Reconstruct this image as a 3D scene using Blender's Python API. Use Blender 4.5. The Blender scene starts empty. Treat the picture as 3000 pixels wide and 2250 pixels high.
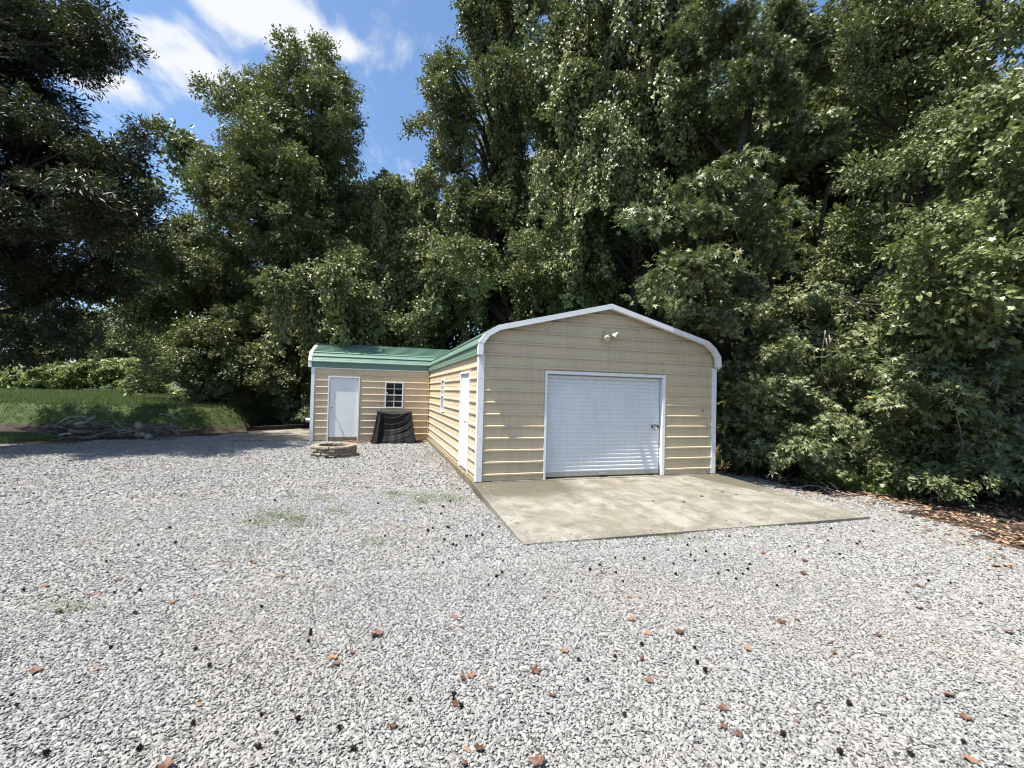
import bpy, math, random
import numpy as np
from mathutils import Vector, Matrix

random.seed(7)
RNG = np.random.default_rng(11)
scene = bpy.context.scene
COL = scene.collection

# ---------------------------------------------------------------- camera
CAM = np.array([-1.892, -8.335, 1.716])
YAW, PITCH, ROLL, FPX = math.radians(17.005), math.radians(1.131), math.radians(1.383), 1299.6
FW = np.array([math.sin(YAW)*math.cos(PITCH), math.cos(YAW)*math.cos(PITCH), math.sin(PITCH)])
_r = np.array([math.cos(YAW), -math.sin(YAW), 0.0]); _u = np.cross(_r, FW)
RT = math.cos(ROLL)*_r + math.sin(ROLL)*_u
UP = -math.sin(ROLL)*_r + math.cos(ROLL)*_u
cam = bpy.data.cameras.new('camera'); camo = bpy.data.objects.new('camera', cam); COL.objects.link(camo)
cam.sensor_width = 36.0; cam.lens = FPX/3000*36.0; cam.clip_start = 0.05; cam.clip_end = 3000
camo.matrix_world = Matrix(((RT[0], UP[0], -FW[0], CAM[0]), (RT[1], UP[1], -FW[1], CAM[1]), (RT[2], UP[2], -FW[2], CAM[2]), (0, 0, 0, 1)))
scene.camera = camo

def ray(px, py): return FW + (px-1500)/FPX*RT - (py-1125)/FPX*UP
def at(px, py, depth): return CAM + depth*ray(px, py)          # a point of the place, at its own distance
def on_ground(px, py, z): d = ray(px, py); return CAM + (z-CAM[2])/d[2]*d

# ---------------------------------------------------------------- sky, sun, exposure
SUN_TO = np.array([-0.353, -0.066, 0.82]); SUN_TO /= np.linalg.norm(SUN_TO)
SUN_EL = math.asin(SUN_TO[2]); SUN_AZ = math.atan2(SUN_TO[0], SUN_TO[1])
world = bpy.data.worlds.new('World'); scene.world = world; world.use_nodes = True
def build_world():
    nt = world.node_tree; N = nt.nodes; L = nt.links; N.clear()
    out = N.new('ShaderNodeOutputWorld'); bg = N.new('ShaderNodeBackground'); bg.inputs['Strength'].default_value = 0.085
    sky = N.new('ShaderNodeTexSky'); sky.sky_type = 'NISHITA'; sky.sun_disc = False
    sky.sun_elevation = SUN_EL; sky.sun_rotation = SUN_AZ; sky.altitude = 0; sky.air_density = 1.0; sky.dust_density = 1.5; sky.ozone_density = 1.3
    tc = N.new('ShaderNodeTexCoord'); sep = N.new('ShaderNodeSeparateXYZ'); L.new(tc.outputs['Generated'], sep.inputs[0])
    def M(op, a, b=None, c=None):
        n = N.new('ShaderNodeMath'); n.operation = op
        for i, v in enumerate((a, b, c)):
            if v is None: continue
            if isinstance(v, (int, float)): n.inputs[i].default_value = v
            else: L.new(v, n.inputs[i])
        return n.outputs[0]
    zc = M('MAXIMUM', sep.outputs['Z'], 0.08)
    qx = M('DIVIDE', sep.outputs['X'], zc); qy = M('DIVIDE', sep.outputs['Y'], zc)      # the cloud layer's own plane
    comb = N.new('ShaderNodeCombineXYZ'); L.new(qx, comb.inputs[0]); L.new(qy, comb.inputs[1])
    # wind-drawn wisps
    mp = N.new('ShaderNodeMapping'); mp.inputs['Rotation'].default_value = (0, 0, math.radians(-25)); mp.inputs['Scale'].default_value = (2.0, 1.0, 1)
    L.new(comb.outputs[0], mp.inputs['Vector'])
    n1 = N.new('ShaderNodeTexNoise'); n1.inputs['Scale'].default_value = 2.6; n1.inputs['Detail'].default_value = 12; n1.inputs['Roughness'].default_value = 0.62; n1.inputs['Distortion'].default_value = 0.35
    L.new(mp.outputs[0], n1.inputs['Vector'])
    n2 = N.new('ShaderNodeTexNoise'); n2.inputs['Scale'].default_value = 0.35; n2.inputs['Detail'].default_value = 2
    L.new(comb.outputs[0], n2.inputs['Vector'])
    dens = M('ADD', M('MULTIPLY', M('SUBTRACT', n1.outputs['Fac'], 0.5), 1.7), M('MULTIPLY', M('SUBTRACT', n2.outputs['Fac'], 0.5), 0.4))
    for (px, py, r, w) in CLOUDS:
        d = ray(px, py); q = d[:2]/d[2]
        e = d + np.array([0, 0, 0]); d2 = ray(px + r, py); rad = np.linalg.norm(d2[:2]/d2[2] - q)
        dx = M('SUBTRACT', qx, float(q[0])); dy = M('SUBTRACT', qy, float(q[1]))
        rr = M('SQRT', M('ADD', M('MULTIPLY', dx, dx), M('MULTIPLY', dy, dy)))
        b = M('MULTIPLY', M('MAXIMUM', M('SUBTRACT', 1.0, M('DIVIDE', rr, float(rad))), 0.0), w)
        dens = M('ADD', dens, b)
    ss = N.new('ShaderNodeMapRange'); ss.interpolation_type = 'SMOOTHSTEP'
    ss.inputs['From Min'].default_value = 0.02; ss.inputs['From Max'].default_value = 0.62
    L.new(dens, ss.inputs['Value'])
    mix = N.new('ShaderNodeMix'); mix.data_type = 'RGBA'
    tint = N.new('ShaderNodeMix'); tint.data_type = 'RGBA'; tint.blend_type = 'MULTIPLY'; tint.inputs['Factor'].default_value = 1.0; tint.inputs['B'].default_value = (0.88, 1.05, 1.18, 1); L.new(sky.outputs['Color'], tint.inputs['A'])
    L.new(ss.outputs['Result'], mix.inputs['Factor']); L.new(tint.outputs['Result'], mix.inputs['A'])
    mix.inputs['B'].default_value = (5.0, 5.15, 5.4, 1)
    L.new(mix.outputs['Result'], bg.inputs['Color']); L.new(bg.outputs[0], out.inputs['Surface'])
CLOUDS = [(690, 0, 250, .62), (830, 60, 230, .6), (910, 140, 150, .45), (600, 150, 150, .5), (640, 260, 160, .5), (440, 150, 160, .55), (300, 230, 190, .5), (1005, 140, 80, .5), (520, 80, 90, .4), (400, 60, 100, .35)]
build_world()
sun = bpy.data.lights.new('sun', 'SUN'); sun.energy = 5.0; sun.angle = math.radians(0.53); sun.color = (1.0, 0.95, 0.87)
suno = bpy.data.objects.new('sun', sun); COL.objects.link(suno)
suno.rotation_euler = Vector(SUN_TO).to_track_quat('Z', 'Y').to_euler(); suno.location = (-15, -4, 30)
scene.view_settings.view_transform = 'Standard'; scene.view_settings.look = 'None'
scene.view_settings.exposure = 1.15; scene.view_settings.gamma = 1.0; scene.view_settings.use_curve_mapping = False
scene.render.engine = 'CYCLES'
cy = scene.cycles
cy.max_bounces = 3; cy.diffuse_bounces = 1; cy.glossy_bounces = 1; cy.transmission_bounces = 2; cy.transparent_max_bounces = 6
cy.caustics_reflective = False; cy.caustics_refractive = False; cy.sample_clamp_indirect = 4.0
cy.use_denoising = True; cy.use_adaptive_sampling = True; cy.adaptive_threshold = 0.02
cy.filter_width = 1.1
scene.render.film_transparent = False

# ---------------------------------------------------------------- helpers
class MB:
    def __init__(s): s.v = []; s.f = []
    def add(s, vs, fs):
        b = len(s.v); s.v += [tuple(map(float, p)) for p in vs]; s.f += [tuple(b+i for i in f) for f in fs]
    def box(s, a, b):
        (x0, y0, z0), (x1, y1, z1) = a, b
        s.add([(x0,y0,z0),(x1,y0,z0),(x1,y1,z0),(x0,y1,z0),(x0,y0,z1),(x1,y0,z1),(x1,y1,z1),(x0,y1,z1)],
              [(0,3,2,1),(4,5,6,7),(0,1,5,4),(1,2,6,5),(2,3,7,6),(3,0,4,7)])
    def prism(s, ring_a, ring_b, caps=True):
        n = len(ring_a); s.add(list(ring_a)+list(ring_b), [(i, (i+1) % n, n+(i+1) % n, n+i) for i in range(n)] + ([tuple(range(n-1, -1, -1)), tuple(range(n, 2*n))] if caps else []))
    def tube(s, pts, rads, n=8, wob=0.0, rng=None, cap=True):
        pts = [np.array(p, float) for p in pts]; rings = []
        for i, p in enumerate(pts):
            t = pts[min(i+1, len(pts)-1)] - pts[max(i-1, 0)]; t /= (np.linalg.norm(t)+1e-9)
            a = np.cross(t, [0, 0, 1.0]) if abs(t[2]) < 0.9 else np.cross(t, [1.0, 0, 0]); a /= np.linalg.norm(a); b = np.cross(t, a)
            ring = []
            for k in range(n):
                w = 2*math.pi*k/n; r = rads[i]*(1 + (rng.uniform(-wob, wob) if wob else 0))
                ring.append(p + r*(math.cos(w)*a + math.sin(w)*b))
            rings.append(ring)
        b0 = len(s.v); s.v += [tuple(map(float, q)) for ring in rings for q in ring]
        for i in range(len(rings)-1):
            for k in range(n):
                s.f.append((b0+i*n+k, b0+i*n+(k+1) % n, b0+(i+1)*n+(k+1) % n, b0+(i+1)*n+k))
        if cap:
            s.f.append(tuple(b0+k for k in range(n-1, -1, -1))); m = b0+(len(rings)-1)*n; s.f.append(tuple(m+k for k in range(n)))
    def mesh(s, name, smooth=False):
        me = bpy.data.meshes.new(name); me.from_pydata(s.v, [], s.f); me.update()
        if smooth:
            me.polygons.foreach_set('use_smooth', [True]*len(me.polygons))
        return me
    def build(s, name, mat, parent=None, smooth=False, bevel=0):
        o = bpy.data.objects.new(name, s.mesh(name, smooth)); COL.objects.link(o); o.data.materials.append(mat)
        if parent is not None: o.parent = parent
        if bevel:
            m = o.modifiers.new('bevel', 'BEVEL'); m.width = bevel; m.segments = 2; m.limit_method = 'ANGLE'
        return o
def link(name, me, mat=None, parent=None, loc=None, rot=None, scale=None):
    o = bpy.data.objects.new(name, me); COL.objects.link(o)
    if mat and not me.materials: me.materials.append(mat)
    if parent is not None: o.parent = parent
    if loc is not None: o.location = loc
    if rot is not None: o.rotation_euler = rot
    if scale is not None: o.scale = scale
    return o
def tag(o, label=None, cat=None, group=None, kind=None):
    if label: o['label'] = label
    if cat: o['category'] = cat
    if group: o['group'] = group
    if kind: o['kind'] = kind
    return o
def thing(name, label, cat, loc=(0, 0, 0), group=None, rz=0):
    o = bpy.data.objects.new(name, None); COL.objects.link(o); o.location = loc; o.rotation_euler = (0, 0, rz); o.empty_display_size = 0.2
    return tag(o, label, cat, group)
def np_mesh(name, V, F, attrs=None, smooth=False):
    """V (n,3), F list of (m,k) arrays of equal polygon size"""
    me = bpy.data.meshes.new(name); V = np.asarray(V, np.float32)
    me.vertices.add(len(V)); me.vertices.foreach_set('co', V.ravel())
    idx = np.concatenate([f.ravel() for f in F]).astype(np.int32); sizes = np.concatenate([np.full(len(f), f.shape[1]) for f in F])
    starts = np.concatenate([[0], np.cumsum(sizes)[:-1]]).astype(np.int32)
    me.loops.add(len(idx)); me.loops.foreach_set('vertex_index', idx)
    me.polygons.add(len(sizes)); me.polygons.foreach_set('loop_start', starts)
    me.update(calc_edges=True)
    me.polygons.foreach_set('use_smooth', np.full(len(sizes), smooth, bool))
    for k, a in (attrs or {}).items():
        a = np.asarray(a)
        if a.ndim == 1:
            at_ = me.attributes.new(k, 'FLOAT', 'POINT'); at_.data.foreach_set('value', a.astype(np.float32))
        else:
            at_ = me.attributes.new(k, 'FLOAT_VECTOR', 'POINT'); at_.data.foreach_set('vector', a.astype(np.float32).ravel())
    return me
def unit(a): return a/(np.linalg.norm(a, axis=-1, keepdims=True)+1e-9)

# ---------------------------------------------------------------- materials
class NT:
    def __init__(s, name):
        s.m = bpy.data.materials.new(name); s.m.use_nodes = True; s.t = s.m.node_tree; s.N = s.t.nodes; s.N.clear()
        s.out = s.N.new('ShaderNodeOutputMaterial')
    def n(s, typ, **k):
        nd = s.N.new('ShaderNode'+typ)
        for a, v in k.items(): setattr(nd, a, v)
        return nd
    def l(s, a, b): s.t.links.new(a, b)
    def set(s, inp, v):
        if isinstance(v, bpy.types.NodeSocket): s.l(v, inp)
        elif isinstance(v, (tuple, list)) and len(v) == 3 and inp.type == 'RGBA': inp.default_value = (*v, 1)
        else: inp.default_value = v
    def math(s, op, a, b=None, c=None, clamp=False):
        nd = s.n('Math', operation=op, use_clamp=clamp)
        for i, v in enumerate((a, b, c)):
            if v is not None: s.set(nd.inputs[i], v)
        return nd.outputs[0]
    def pos(s): return s.n('NewGeometry').outputs['Position']
    def obj(s): return s.n('TexCoord').outputs['Object']
    def noise(s, vec, scale, detail=4, rough=0.55, dist=0.0, col=False):
        nd = s.n('TexNoise'); s.set(nd.inputs['Vector'], vec); nd.inputs['Scale'].default_value = scale
        nd.inputs['Detail'].default_value = detail; nd.inputs['Roughness'].default_value = rough; nd.inputs['Distortion'].default_value = dist
        return nd.outputs['Color' if col else 'Fac']
    def vor(s, vec, scale, feature='F1', out='Distance'):
        nd = s.n('TexVoronoi', feature=feature); s.set(nd.inputs['Vector'], vec); nd.inputs['Scale'].default_value = scale
        return nd.outputs[out]
    def mapv(s, vec, scale=(1, 1, 1), rot=(0, 0, 0), loc=(0, 0, 0)):
        nd = s.n('Mapping'); s.set(nd.inputs['Vector'], vec); nd.inputs['Scale'].default_value = scale; nd.inputs['Rotation'].default_value = rot; nd.inputs['Location'].default_value = loc
        return nd.outputs[0]
    def ramp(s, fac, stops):
        nd = s.n('ValToRGB'); s.set(nd.inputs['Fac'], fac); cr = nd.color_ramp
        while len(cr.elements) > 1: cr.elements.remove(cr.elements[0])
        for i, (p, c) in enumerate(stops):
            e = cr.elements[0] if i == 0 else cr.elements.new(p)
            e.position = p; e.color = (*c, 1) if len(c) == 3 else c
        return nd.outputs['Color']
    def rng(s, v, a, b, c=0.0, d=1.0, smooth=False):
        nd = s.n('MapRange'); s.set(nd.inputs['Value'], v)
        if smooth: nd.interpolation_type = 'SMOOTHSTEP'
        for k, x in (('From Min', a), ('From Max', b), ('To Min', c), ('To Max', d)): s.set(nd.inputs[k], x)
        return nd.outputs['Result']
    def mix(s, f, a, b, blend='MIX'):
        nd = s.n('Mix', data_type='RGBA', blend_type=blend); s.set(nd.inputs['Factor'], f); s.set(nd.inputs['A'], a); s.set(nd.inputs['B'], b)
        return nd.outputs['Result']
    def attr(s, name, out='Fac', typ='GEOMETRY'):
        nd = s.n('Attribute', attribute_name=name, attribute_type=typ); return nd.outputs[out]
    def bump(s, h, strength=0.3, dist=0.01):
        nd = s.n('Bump'); s.set(nd.inputs['Height'], h); nd.inputs['Strength'].default_value = strength; nd.inputs['Distance'].default_value = dist
        return nd.outputs[0]
    def bsdf(s, color, rough=0.5, metal=0.0, spec=0.5, normal=None, **k):
        b = s.n('BsdfPrincipled'); s.set(b.inputs['Base Color'], color); s.set(b.inputs['Roughness'], rough); s.set(b.inputs['Metallic'], metal)
        b.inputs['Specular IOR Level'].default_value = spec
        if normal is not None: s.l(normal, b.inputs['Normal'])
        return b.outputs[0]
    def done(s, shader): s.l(shader, s.out.inputs['Surface']); return s.m
    def xyz(s, vec):
        nd = s.n('SeparateXYZ'); s.set(nd.inputs[0], vec); return nd.outputs

def mat_paint(name, col, rough=0.4, spec=0.5, dirt=0.12, dirtcol=(0.2, 0.16, 0.1), streak=True, metal=0.0):
    t = NT(name); p = t.pos()
    big = t.noise(p, 1.3, 5); st = t.noise(t.mapv(p, (9, 9, 0.7)), 1.5, 4)
    f = t.math('MULTIPLY', t.rng(t.math('MULTIPLY', big, st), 0.18, 0.42), dirt)
    c = t.mix(f, col, dirtcol)
    fine = t.noise(p, 60, 2)
    c = t.mix(t.rng(fine, 0.3, 0.7, 0, 0.10), c, tuple(x*0.8 for x in col))
    return t.done(t.bsdf(c, t.rng(big, 0.3, 0.7, rough-0.06, rough+0.08), metal, spec, t.bump(t.noise(p, 3.2, 2), 0.12, 0.02)))

def mat_leaf(name, dark, mid, light, trans=0.28, rough=0.42, odd=None, spec=0.5, rv=0.4):
    t = NT(name)
    r = t.attr('rnd'); oi = t.n('ObjectInfo').outputs['Random']
    v = t.math('ADD', t.math('MULTIPLY', r, 1-rv), t.math('MULTIPLY', oi, rv))
    c = t.ramp(v, [(0.0, dark), (0.5, mid), (1.0, light)])
    if odd:
        c = t.mix(t.rng(r, 0.99, 0.994), c, odd)
    g = t.n('NewGeometry').outputs['Backfacing']
    c2 = t.mix(t.math('MULTIPLY', g, 0.45), c, tuple(min(1, x*1.5+0.015) for x in mid))
    b = t.bsdf(c2, rough, 0, spec)
    tr = t.n('BsdfTranslucent'); t.set(tr.inputs['Color'], t.mix(0.5, c, (0.12, 0.17, 0.015)))
    ms = t.n('MixShader'); ms.inputs[0].default_value = trans; t.l(b, ms.inputs[1]); t.l(tr.outputs[0], ms.inputs[2])
    return t.done(ms.outputs[0])

def build_materials():
    D = {}
    TAN = (0.665, 0.525, 0.345)
    D['tan'] = mat_paint('tan_metal', TAN, 0.38, 0.4, 0.25, (0.25, 0.2, 0.13))
    D['white'] = mat_paint('white_metal', (0.86, 0.85, 0.83), 0.4, 0.45, 0.10)
    D['whitedoor'] = mat_paint('white_door', (0.82, 0.82, 0.81), 0.35, 0.4, 0.08)
    D['green'] = mat_paint('green_metal', (0.135, 0.225, 0.17), 0.42, 0.5, 0.16, (0.09, 0.11, 0.07))
    D['rollup'] = mat_paint('rollup_metal', (0.80, 0.80, 0.79), 0.38, 0.5, 0.2, (0.35, 0.34, 0.31))
    D['galv'] = mat_paint('galvanised', (0.42, 0.42, 0.40), 0.35, 0.5, 0.3, metal=0.6)
    D['darkmetal'] = mat_paint('dark_metal', (0.03, 0.03, 0.03), 0.4, 0.5, 0.2)
    D['lamp'] = mat_paint('lamp_body', (0.62, 0.58, 0.45), 0.4, 0.5, 0.1)
    D['lampglass'] = mat_paint('lamp_glass', (0.55, 0.52, 0.30), 0.12, 0.6, 0.05)
    t = NT('window_glass')
    gl = t.n('BsdfGlossy'); gl.inputs['Roughness'].default_value = 0.02; gl.inputs['Color'].default_value = (1, 1, 1, 1)
    tp = t.n('BsdfTransparent'); tp.inputs['Color'].default_value = (0.3, 0.31, 0.3, 1)
    fr = t.n('Fresnel'); fr.inputs['IOR'].default_value = 1.5
    ms = t.n('MixShader'); t.l(t.math('MULTIPLY', fr.outputs[0], 0.9, clamp=True), ms.inputs[0]); t.l(tp.outputs[0], ms.inputs[1]); t.l(gl.outputs[0], ms.inputs[2])
    D['glass'] = t.done(ms.outputs[0])
    # concrete apron: pale, with a wet-looking stain back left and a dark wedge back right
    def concrete(name, dark_patches):
        t = NT(name); p = t.pos(); X = t.xyz(p)
        n1 = t.noise(p, 1.5, 8, 0.66, 0.6); n2 = t.noise(p, 7, 5, 0.6); n3 = t.noise(p, 90, 3, 0.6)
        c = t.ramp(n1, [(0.30, (0.085, 0.077, 0.062)), (0.44, (0.175, 0.165, 0.137)), (0.56, (0.255, 0.246, 0.213)), (0.8, (0.315, 0.307, 0.273))])
        c = t.mix(t.rng(n2, 0.42, 0.72, 0, 0.6), c, (0.20, 0.175, 0.125))
        c = t.mix(t.rng(n3, 0.35, 0.7, 0, 0.35), c, (0.24, 0.22, 0.18))
        n4 = t.noise(p, 2.7, 7, 0.7, 0.8)
        c = t.mix(t.rng(n4, 0.50, 0.62, 0, 0.65), c, (0.115, 0.103, 0.08))
        # lengthwise drag of tyres and hose-downs
        st = t.noise(t.mapv(p, (2.2, 0.5, 1), (0, 0, math.radians(12))), 1.6, 5, 0.6)
        c = t.mix(t.rng(st, 0.50, 0.64, 0, 0.65), c, (0.16, 0.138, 0.095))
        if dark_patches:
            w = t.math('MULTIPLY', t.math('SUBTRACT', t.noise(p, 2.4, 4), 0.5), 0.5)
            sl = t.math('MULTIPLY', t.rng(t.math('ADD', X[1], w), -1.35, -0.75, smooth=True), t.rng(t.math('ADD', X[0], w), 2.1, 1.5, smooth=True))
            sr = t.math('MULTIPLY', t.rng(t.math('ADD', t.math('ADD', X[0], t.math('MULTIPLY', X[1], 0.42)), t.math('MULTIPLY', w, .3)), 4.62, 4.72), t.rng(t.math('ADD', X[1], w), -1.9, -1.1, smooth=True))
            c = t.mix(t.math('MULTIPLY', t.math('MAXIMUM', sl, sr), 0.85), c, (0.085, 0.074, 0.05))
        h = t.math('ADD', t.math('MULTIPLY', n3, 0.5), n2)
        return t.done(t.bsdf(c, 0.85, 0, 0.3, t.bump(h, 0.25, 0.01)))
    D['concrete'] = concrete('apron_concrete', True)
    D['concrete2'] = concrete('old_concrete', False)
    t = NT('foundation'); p = t.pos()
    c = t.mix(t.rng(t.noise(p, 6, 5), 0.35, 0.65), (0.13, 0.10, 0.062), (0.23, 0.19, 0.125))
    D['foundation'] = t.done(t.bsdf(c, 0.9, 0, 0.2, t.bump(t.noise(p, 40, 3), 0.4, 0.01)))
    # ground: zones from the mesh, detail from noise
    t = NT('ground'); p = t.pos()
    nz = t.math('MULTIPLY', t.math('SUBTRACT', t.noise(p, 1.7, 6, 0.65), 0.5), 0.9)
    zg = t.rng(t.math('ADD', t.attr('zone_gravel'), nz), 0.35, 0.62, smooth=True)
    zl = t.rng(t.math('ADD', t.attr('zone_lawn'), nz), 0.4, 0.6, smooth=True)
    soil = t.ramp(t.noise(p, 3.5, 7, 0.7), [(0.3, (0.014, 0.011, 0.008)), (0.5, (0.034, 0.027, 0.019)), (0.7, (0.075, 0.06, 0.043))])
    cell = t.vor(p, 34, 'F1', 'Color'); cd = t.vor(p, 34)
    cx = t.xyz(cell)[0]
    grav = t.ramp(cx, [(0.0, (0.10, 0.10, 0.10)), (0.35, (0.23, 0.225, 0.218)), (0.7, (0.33, 0.325, 0.31)), (1.0, (0.44, 0.43, 0.41))])
    grav = t.mix(t.rng(cd, 0.45, 0.75, 0, 0.9), grav, (0.05, 0.048, 0.045))
    grav = t.mix(t.rng(t.noise(p, 0.55, 5, 0.6), 0.45, 0.75, 0, 0.4), grav, (0.34, 0.28, 0.20))
    near = t.rng(t.attr('near'), 0.2, 0.8)
    grav = t.mix(near, grav, (0.085, 0.081, 0.075))
    lawn = t.ramp(t.noise(p, 2.5, 6, 0.65), [(0.3, (0.030, 0.040, 0.014)), (0.6, (0.05, 0.075, 0.022)), (0.8, (0.085, 0.10, 0.04))])
    c = t.mix(zg, soil, grav); c = t.mix(zl, c, lawn)
    hb = t.math('ADD', t.math('MULTIPLY', t.math('MULTIPLY', cd, -1.2), zg), t.math('MULTIPLY', t.noise(p, 12, 5, 0.7), 0.6))
    D['ground'] = t.done(t.bsdf(c, 0.92, 0, 0.2, t.bump(hb, 1.0, 0.03)))
    # gravel stones
    t = NT('gravel_stone'); p = t.pos()
    r = t.math('FRACT', t.math('ADD', t.attr('rnd'), t.n('ObjectInfo').outputs['Random']))
    c = t.ramp(r, [(0.0, (0.09, 0.09, 0.09)), (0.06, (0.17, 0.169, 0.166)), (0.35, (0.232, 0.229, 0.22)), (0.75, (0.283, 0.279, 0.267)), (0.97, (0.335, 0.33, 0.315)), (0.98, (0.30, 0.26, 0.21)), (1.0, (0.35, 0.325, 0.285))])
    c = t.mix(t.rng(t.noise(p, 90, 4, 0.65), 0.4, 0.7, 0, 0.35), c, (0.20, 0.197, 0.194))
    dust = t.rng(t.noise(p, 0.45, 6, 0.62), 0.44, 0.74, 0, 0.42)                  # trodden, dustier ground
    c = t.mix(dust, c, (0.275, 0.245, 0.20))
    D['stone'] = t.done(t.bsdf(c, 0.85, 0, 0.3))
    # block, bark, cloth, leaves
    t = NT('fire_pit_block'); p = t.pos(); oi = t.n('ObjectInfo').outputs['Random']
    c = t.ramp(t.noise(p, 9, 6, 0.7), [(0.3, (0.10, 0.085, 0.065)), (0.5, (0.26, 0.225, 0.17)), (0.75, (0.38, 0.34, 0.27))])
    c = t.mix(t.rng(oi, 0, 1, 0, 0.55), c, (0.17, 0.145, 0.11))
    D['block'] = t.done(t.bsdf(c, 0.95, 0, 0.2, t.bump(t.noise(p, 25, 5, 0.7), 0.7, 0.02)))
    def bark(name, a, b):
        t = NT(name); p = t.obj()
        n = t.noise(t.mapv(p, (1, 1, 0.25)), 14, 6, 0.7)
        c = t.mix(t.rng(n, 0.35, 0.65), a, b)
        return t.done(t.bsdf(c, 0.95, 0, 0.15, t.bump(n, 0.8, 0.03)))
    D['bark'] = bark('bark', (0.02, 0.016, 0.012), (0.065, 0.055, 0.045))
    D['palebark'] = bark('weathered_wood', (0.14, 0.12, 0.095), (0.42, 0.38, 0.31))
    D['brownbark'] = bark('brown_branch', (0.09, 0.075, 0.06), (0.25, 0.22, 0.18))
    t = NT('black_cover'); p = t.pos()
    w = t.noise(p, 220, 2)
    c = t.mix(t.rng(t.noise(p, 4, 5), 0.4, 0.75), (0.009, 0.009, 0.0095), (0.018, 0.0175, 0.017))
    D['cover'] = t.done(t.bsdf(c, 0.7, 0, 0.25, t.bump(w, 0.1, 0.003)))
    D['gum'] = mat_leaf('gum_leaf', (0.034, 0.05, 0.019), (0.125, 0.156, 0.064), (0.29, 0.31, 0.155), 0.2, 0.43, (0.35, 0.27, 0.05))
    D['oval'] = mat_leaf('broad_leaf', (0.034, 0.046, 0.016), (0.125, 0.15, 0.053), (0.265, 0.285, 0.12), 0.2, 0.43, (0.30, 0.26, 0.05))
    D['vine'] = mat_leaf('vine_leaf', (0.042, 0.058, 0.02), (0.15, 0.175, 0.064), (0.3, 0.32, 0.14), 0.2, 0.43, (0.40, 0.33, 0.06))
    D['bright'] = mat_leaf('bright_vine_leaf', (.08, .11, .036), (.155, .19, .07), (.27, .30, .125), 0.25, 0.42, (0.5, 0.4, 0.08))
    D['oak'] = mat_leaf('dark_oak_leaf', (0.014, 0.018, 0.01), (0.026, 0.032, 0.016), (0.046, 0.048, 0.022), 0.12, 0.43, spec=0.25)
    D['kudzu'] = mat_leaf('field_leaf', (0.13, 0.17, 0.05), (0.21, 0.25, 0.08), (0.31, 0.34, 0.13), 0.3, 0.5)
    D['weed'] = mat_leaf('weed_leaf', (0.08, 0.13, 0.025), (0.13, 0.19, 0.04), (0.22, 0.26, 0.07), 0.3, 0.5)
    D['grass'] = mat_leaf('grass_blade', (0.04, 0.065, 0.018), (0.085, 0.125, 0.034), (0.17, 0.20, 0.07), 0.3, 0.5, (0.3, 0.25, 0.12), rv=0)
    D['dead'] = mat_leaf('dead_leaf', (0.07, 0.03, 0.018), (0.16, 0.075, 0.042), (0.30, 0.18, 0.10), 0.1, 0.6)
    D['litter'] = mat_leaf('leaf_litter', (0.07, 0.038, 0.025), (0.21, 0.115, 0.068), (0.44, 0.31, 0.20), 0.1, 0.65, rv=0)
    t = NT('seed_ball'); D['ball'] = t.done(t.bsdf((0.016, 0.010, 0.007), 0.8, 0, 0.2))
    t = NT('blue_plastic'); D['blue'] = t.done(t.bsdf((0.05, 0.22, 0.6), 0.4))
    t = NT('pvc'); D['pvc'] = t.done(t.bsdf((0.75, 0.75, 0.73), 0.4))
    return D
MAT = build_materials()

# ---------------------------------------------------------------- ground
BANK = np.array([(-60, 24.0), (-15.6, 13.9), (-11.0, 12.5), (-8.6, 11.9), (-7.6, 13.5), (-7.2, 20.0), (-7.0, 60.0)])
def sstep(x, a, b): t = np.clip((x-a)/(b-a), 0, 1); return t*t*(3-2*t)
def bank_dist(x, y):
    """signed distance behind the bank edge line (positive on the lawn terrace)"""
    x = np.asarray(x, float); y = np.asarray(y, float); best = np.full(x.shape, 1e9); sg = np.ones(x.shape)
    for (ax, ay), (bx, by) in zip(BANK[:-1], BANK[1:]):
        dx, dy = bx-ax, by-ay; L2 = dx*dx+dy*dy
        t = np.clip(((x-ax)*dx+(y-ay)*dy)/L2, 0, 1); qx, qy = ax+t*dx, ay+t*dy
        d = np.hypot(x-qx, y-qy); s = np.sign(dx*(y-ay)-dy*(x-ax)); upd = d < best-1e-9
        best = np.where(upd, d, best); sg = np.where(upd, s, sg)
    return best*np.where(sg == 0, 1, sg)
def ground_z(x, y):
    x = np.asarray(x, float); y = np.asarray(y, float)
    z = -0.215 + 0.085*sstep(y, -3.5, 8.0)
    z = z + 0.02*sstep(x, 6.0, 3.0)*sstep(y, -5.0, -3.0)*sstep(x, -6.0, -1.0)*sstep(y, 6.0, 2.0)
    bd = bank_dist(x, y)
    t = sstep(bd, -0.9, 0.55)
    z = z + 0.010*np.sin(x*2.1+1.3*np.sin(y*1.7))*np.cos(y*1.9)*(np.abs(x) < 40)
    z = z + t*(0.93 + 0.28*sstep(bd, 0, 14))
    return z
def gravel_zone(x, y):
    xr = np.interp(y, [-12, -7, -4.9, -3.4, -2.4, -1.3, 0.9, 12.5], [3.9, 5.2, 6.1, 6.85, 7.2, 7.2, 6.5, 6.0])
    g = sstep(xr-x, -0.5, 0.5)
    yt = np.interp(x, [-40, -16, -12.5, -10.5, -8.0, -6.8, -5, 6.0], [3.0, 6.2, 7.6, 8.6, 10.2, 11.4, 12.3, 12.3])
    return g*sstep(yt-y, -0.5, 0.5)
def axis(lo, hi, step, far, n=16):
    core = np.arange(lo, hi+1e-6, step); g = np.geomspace(step, far, n)
    return np.concatenate([lo-np.cumsum(g)[::-1], core, hi+np.cumsum(g)])
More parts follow.
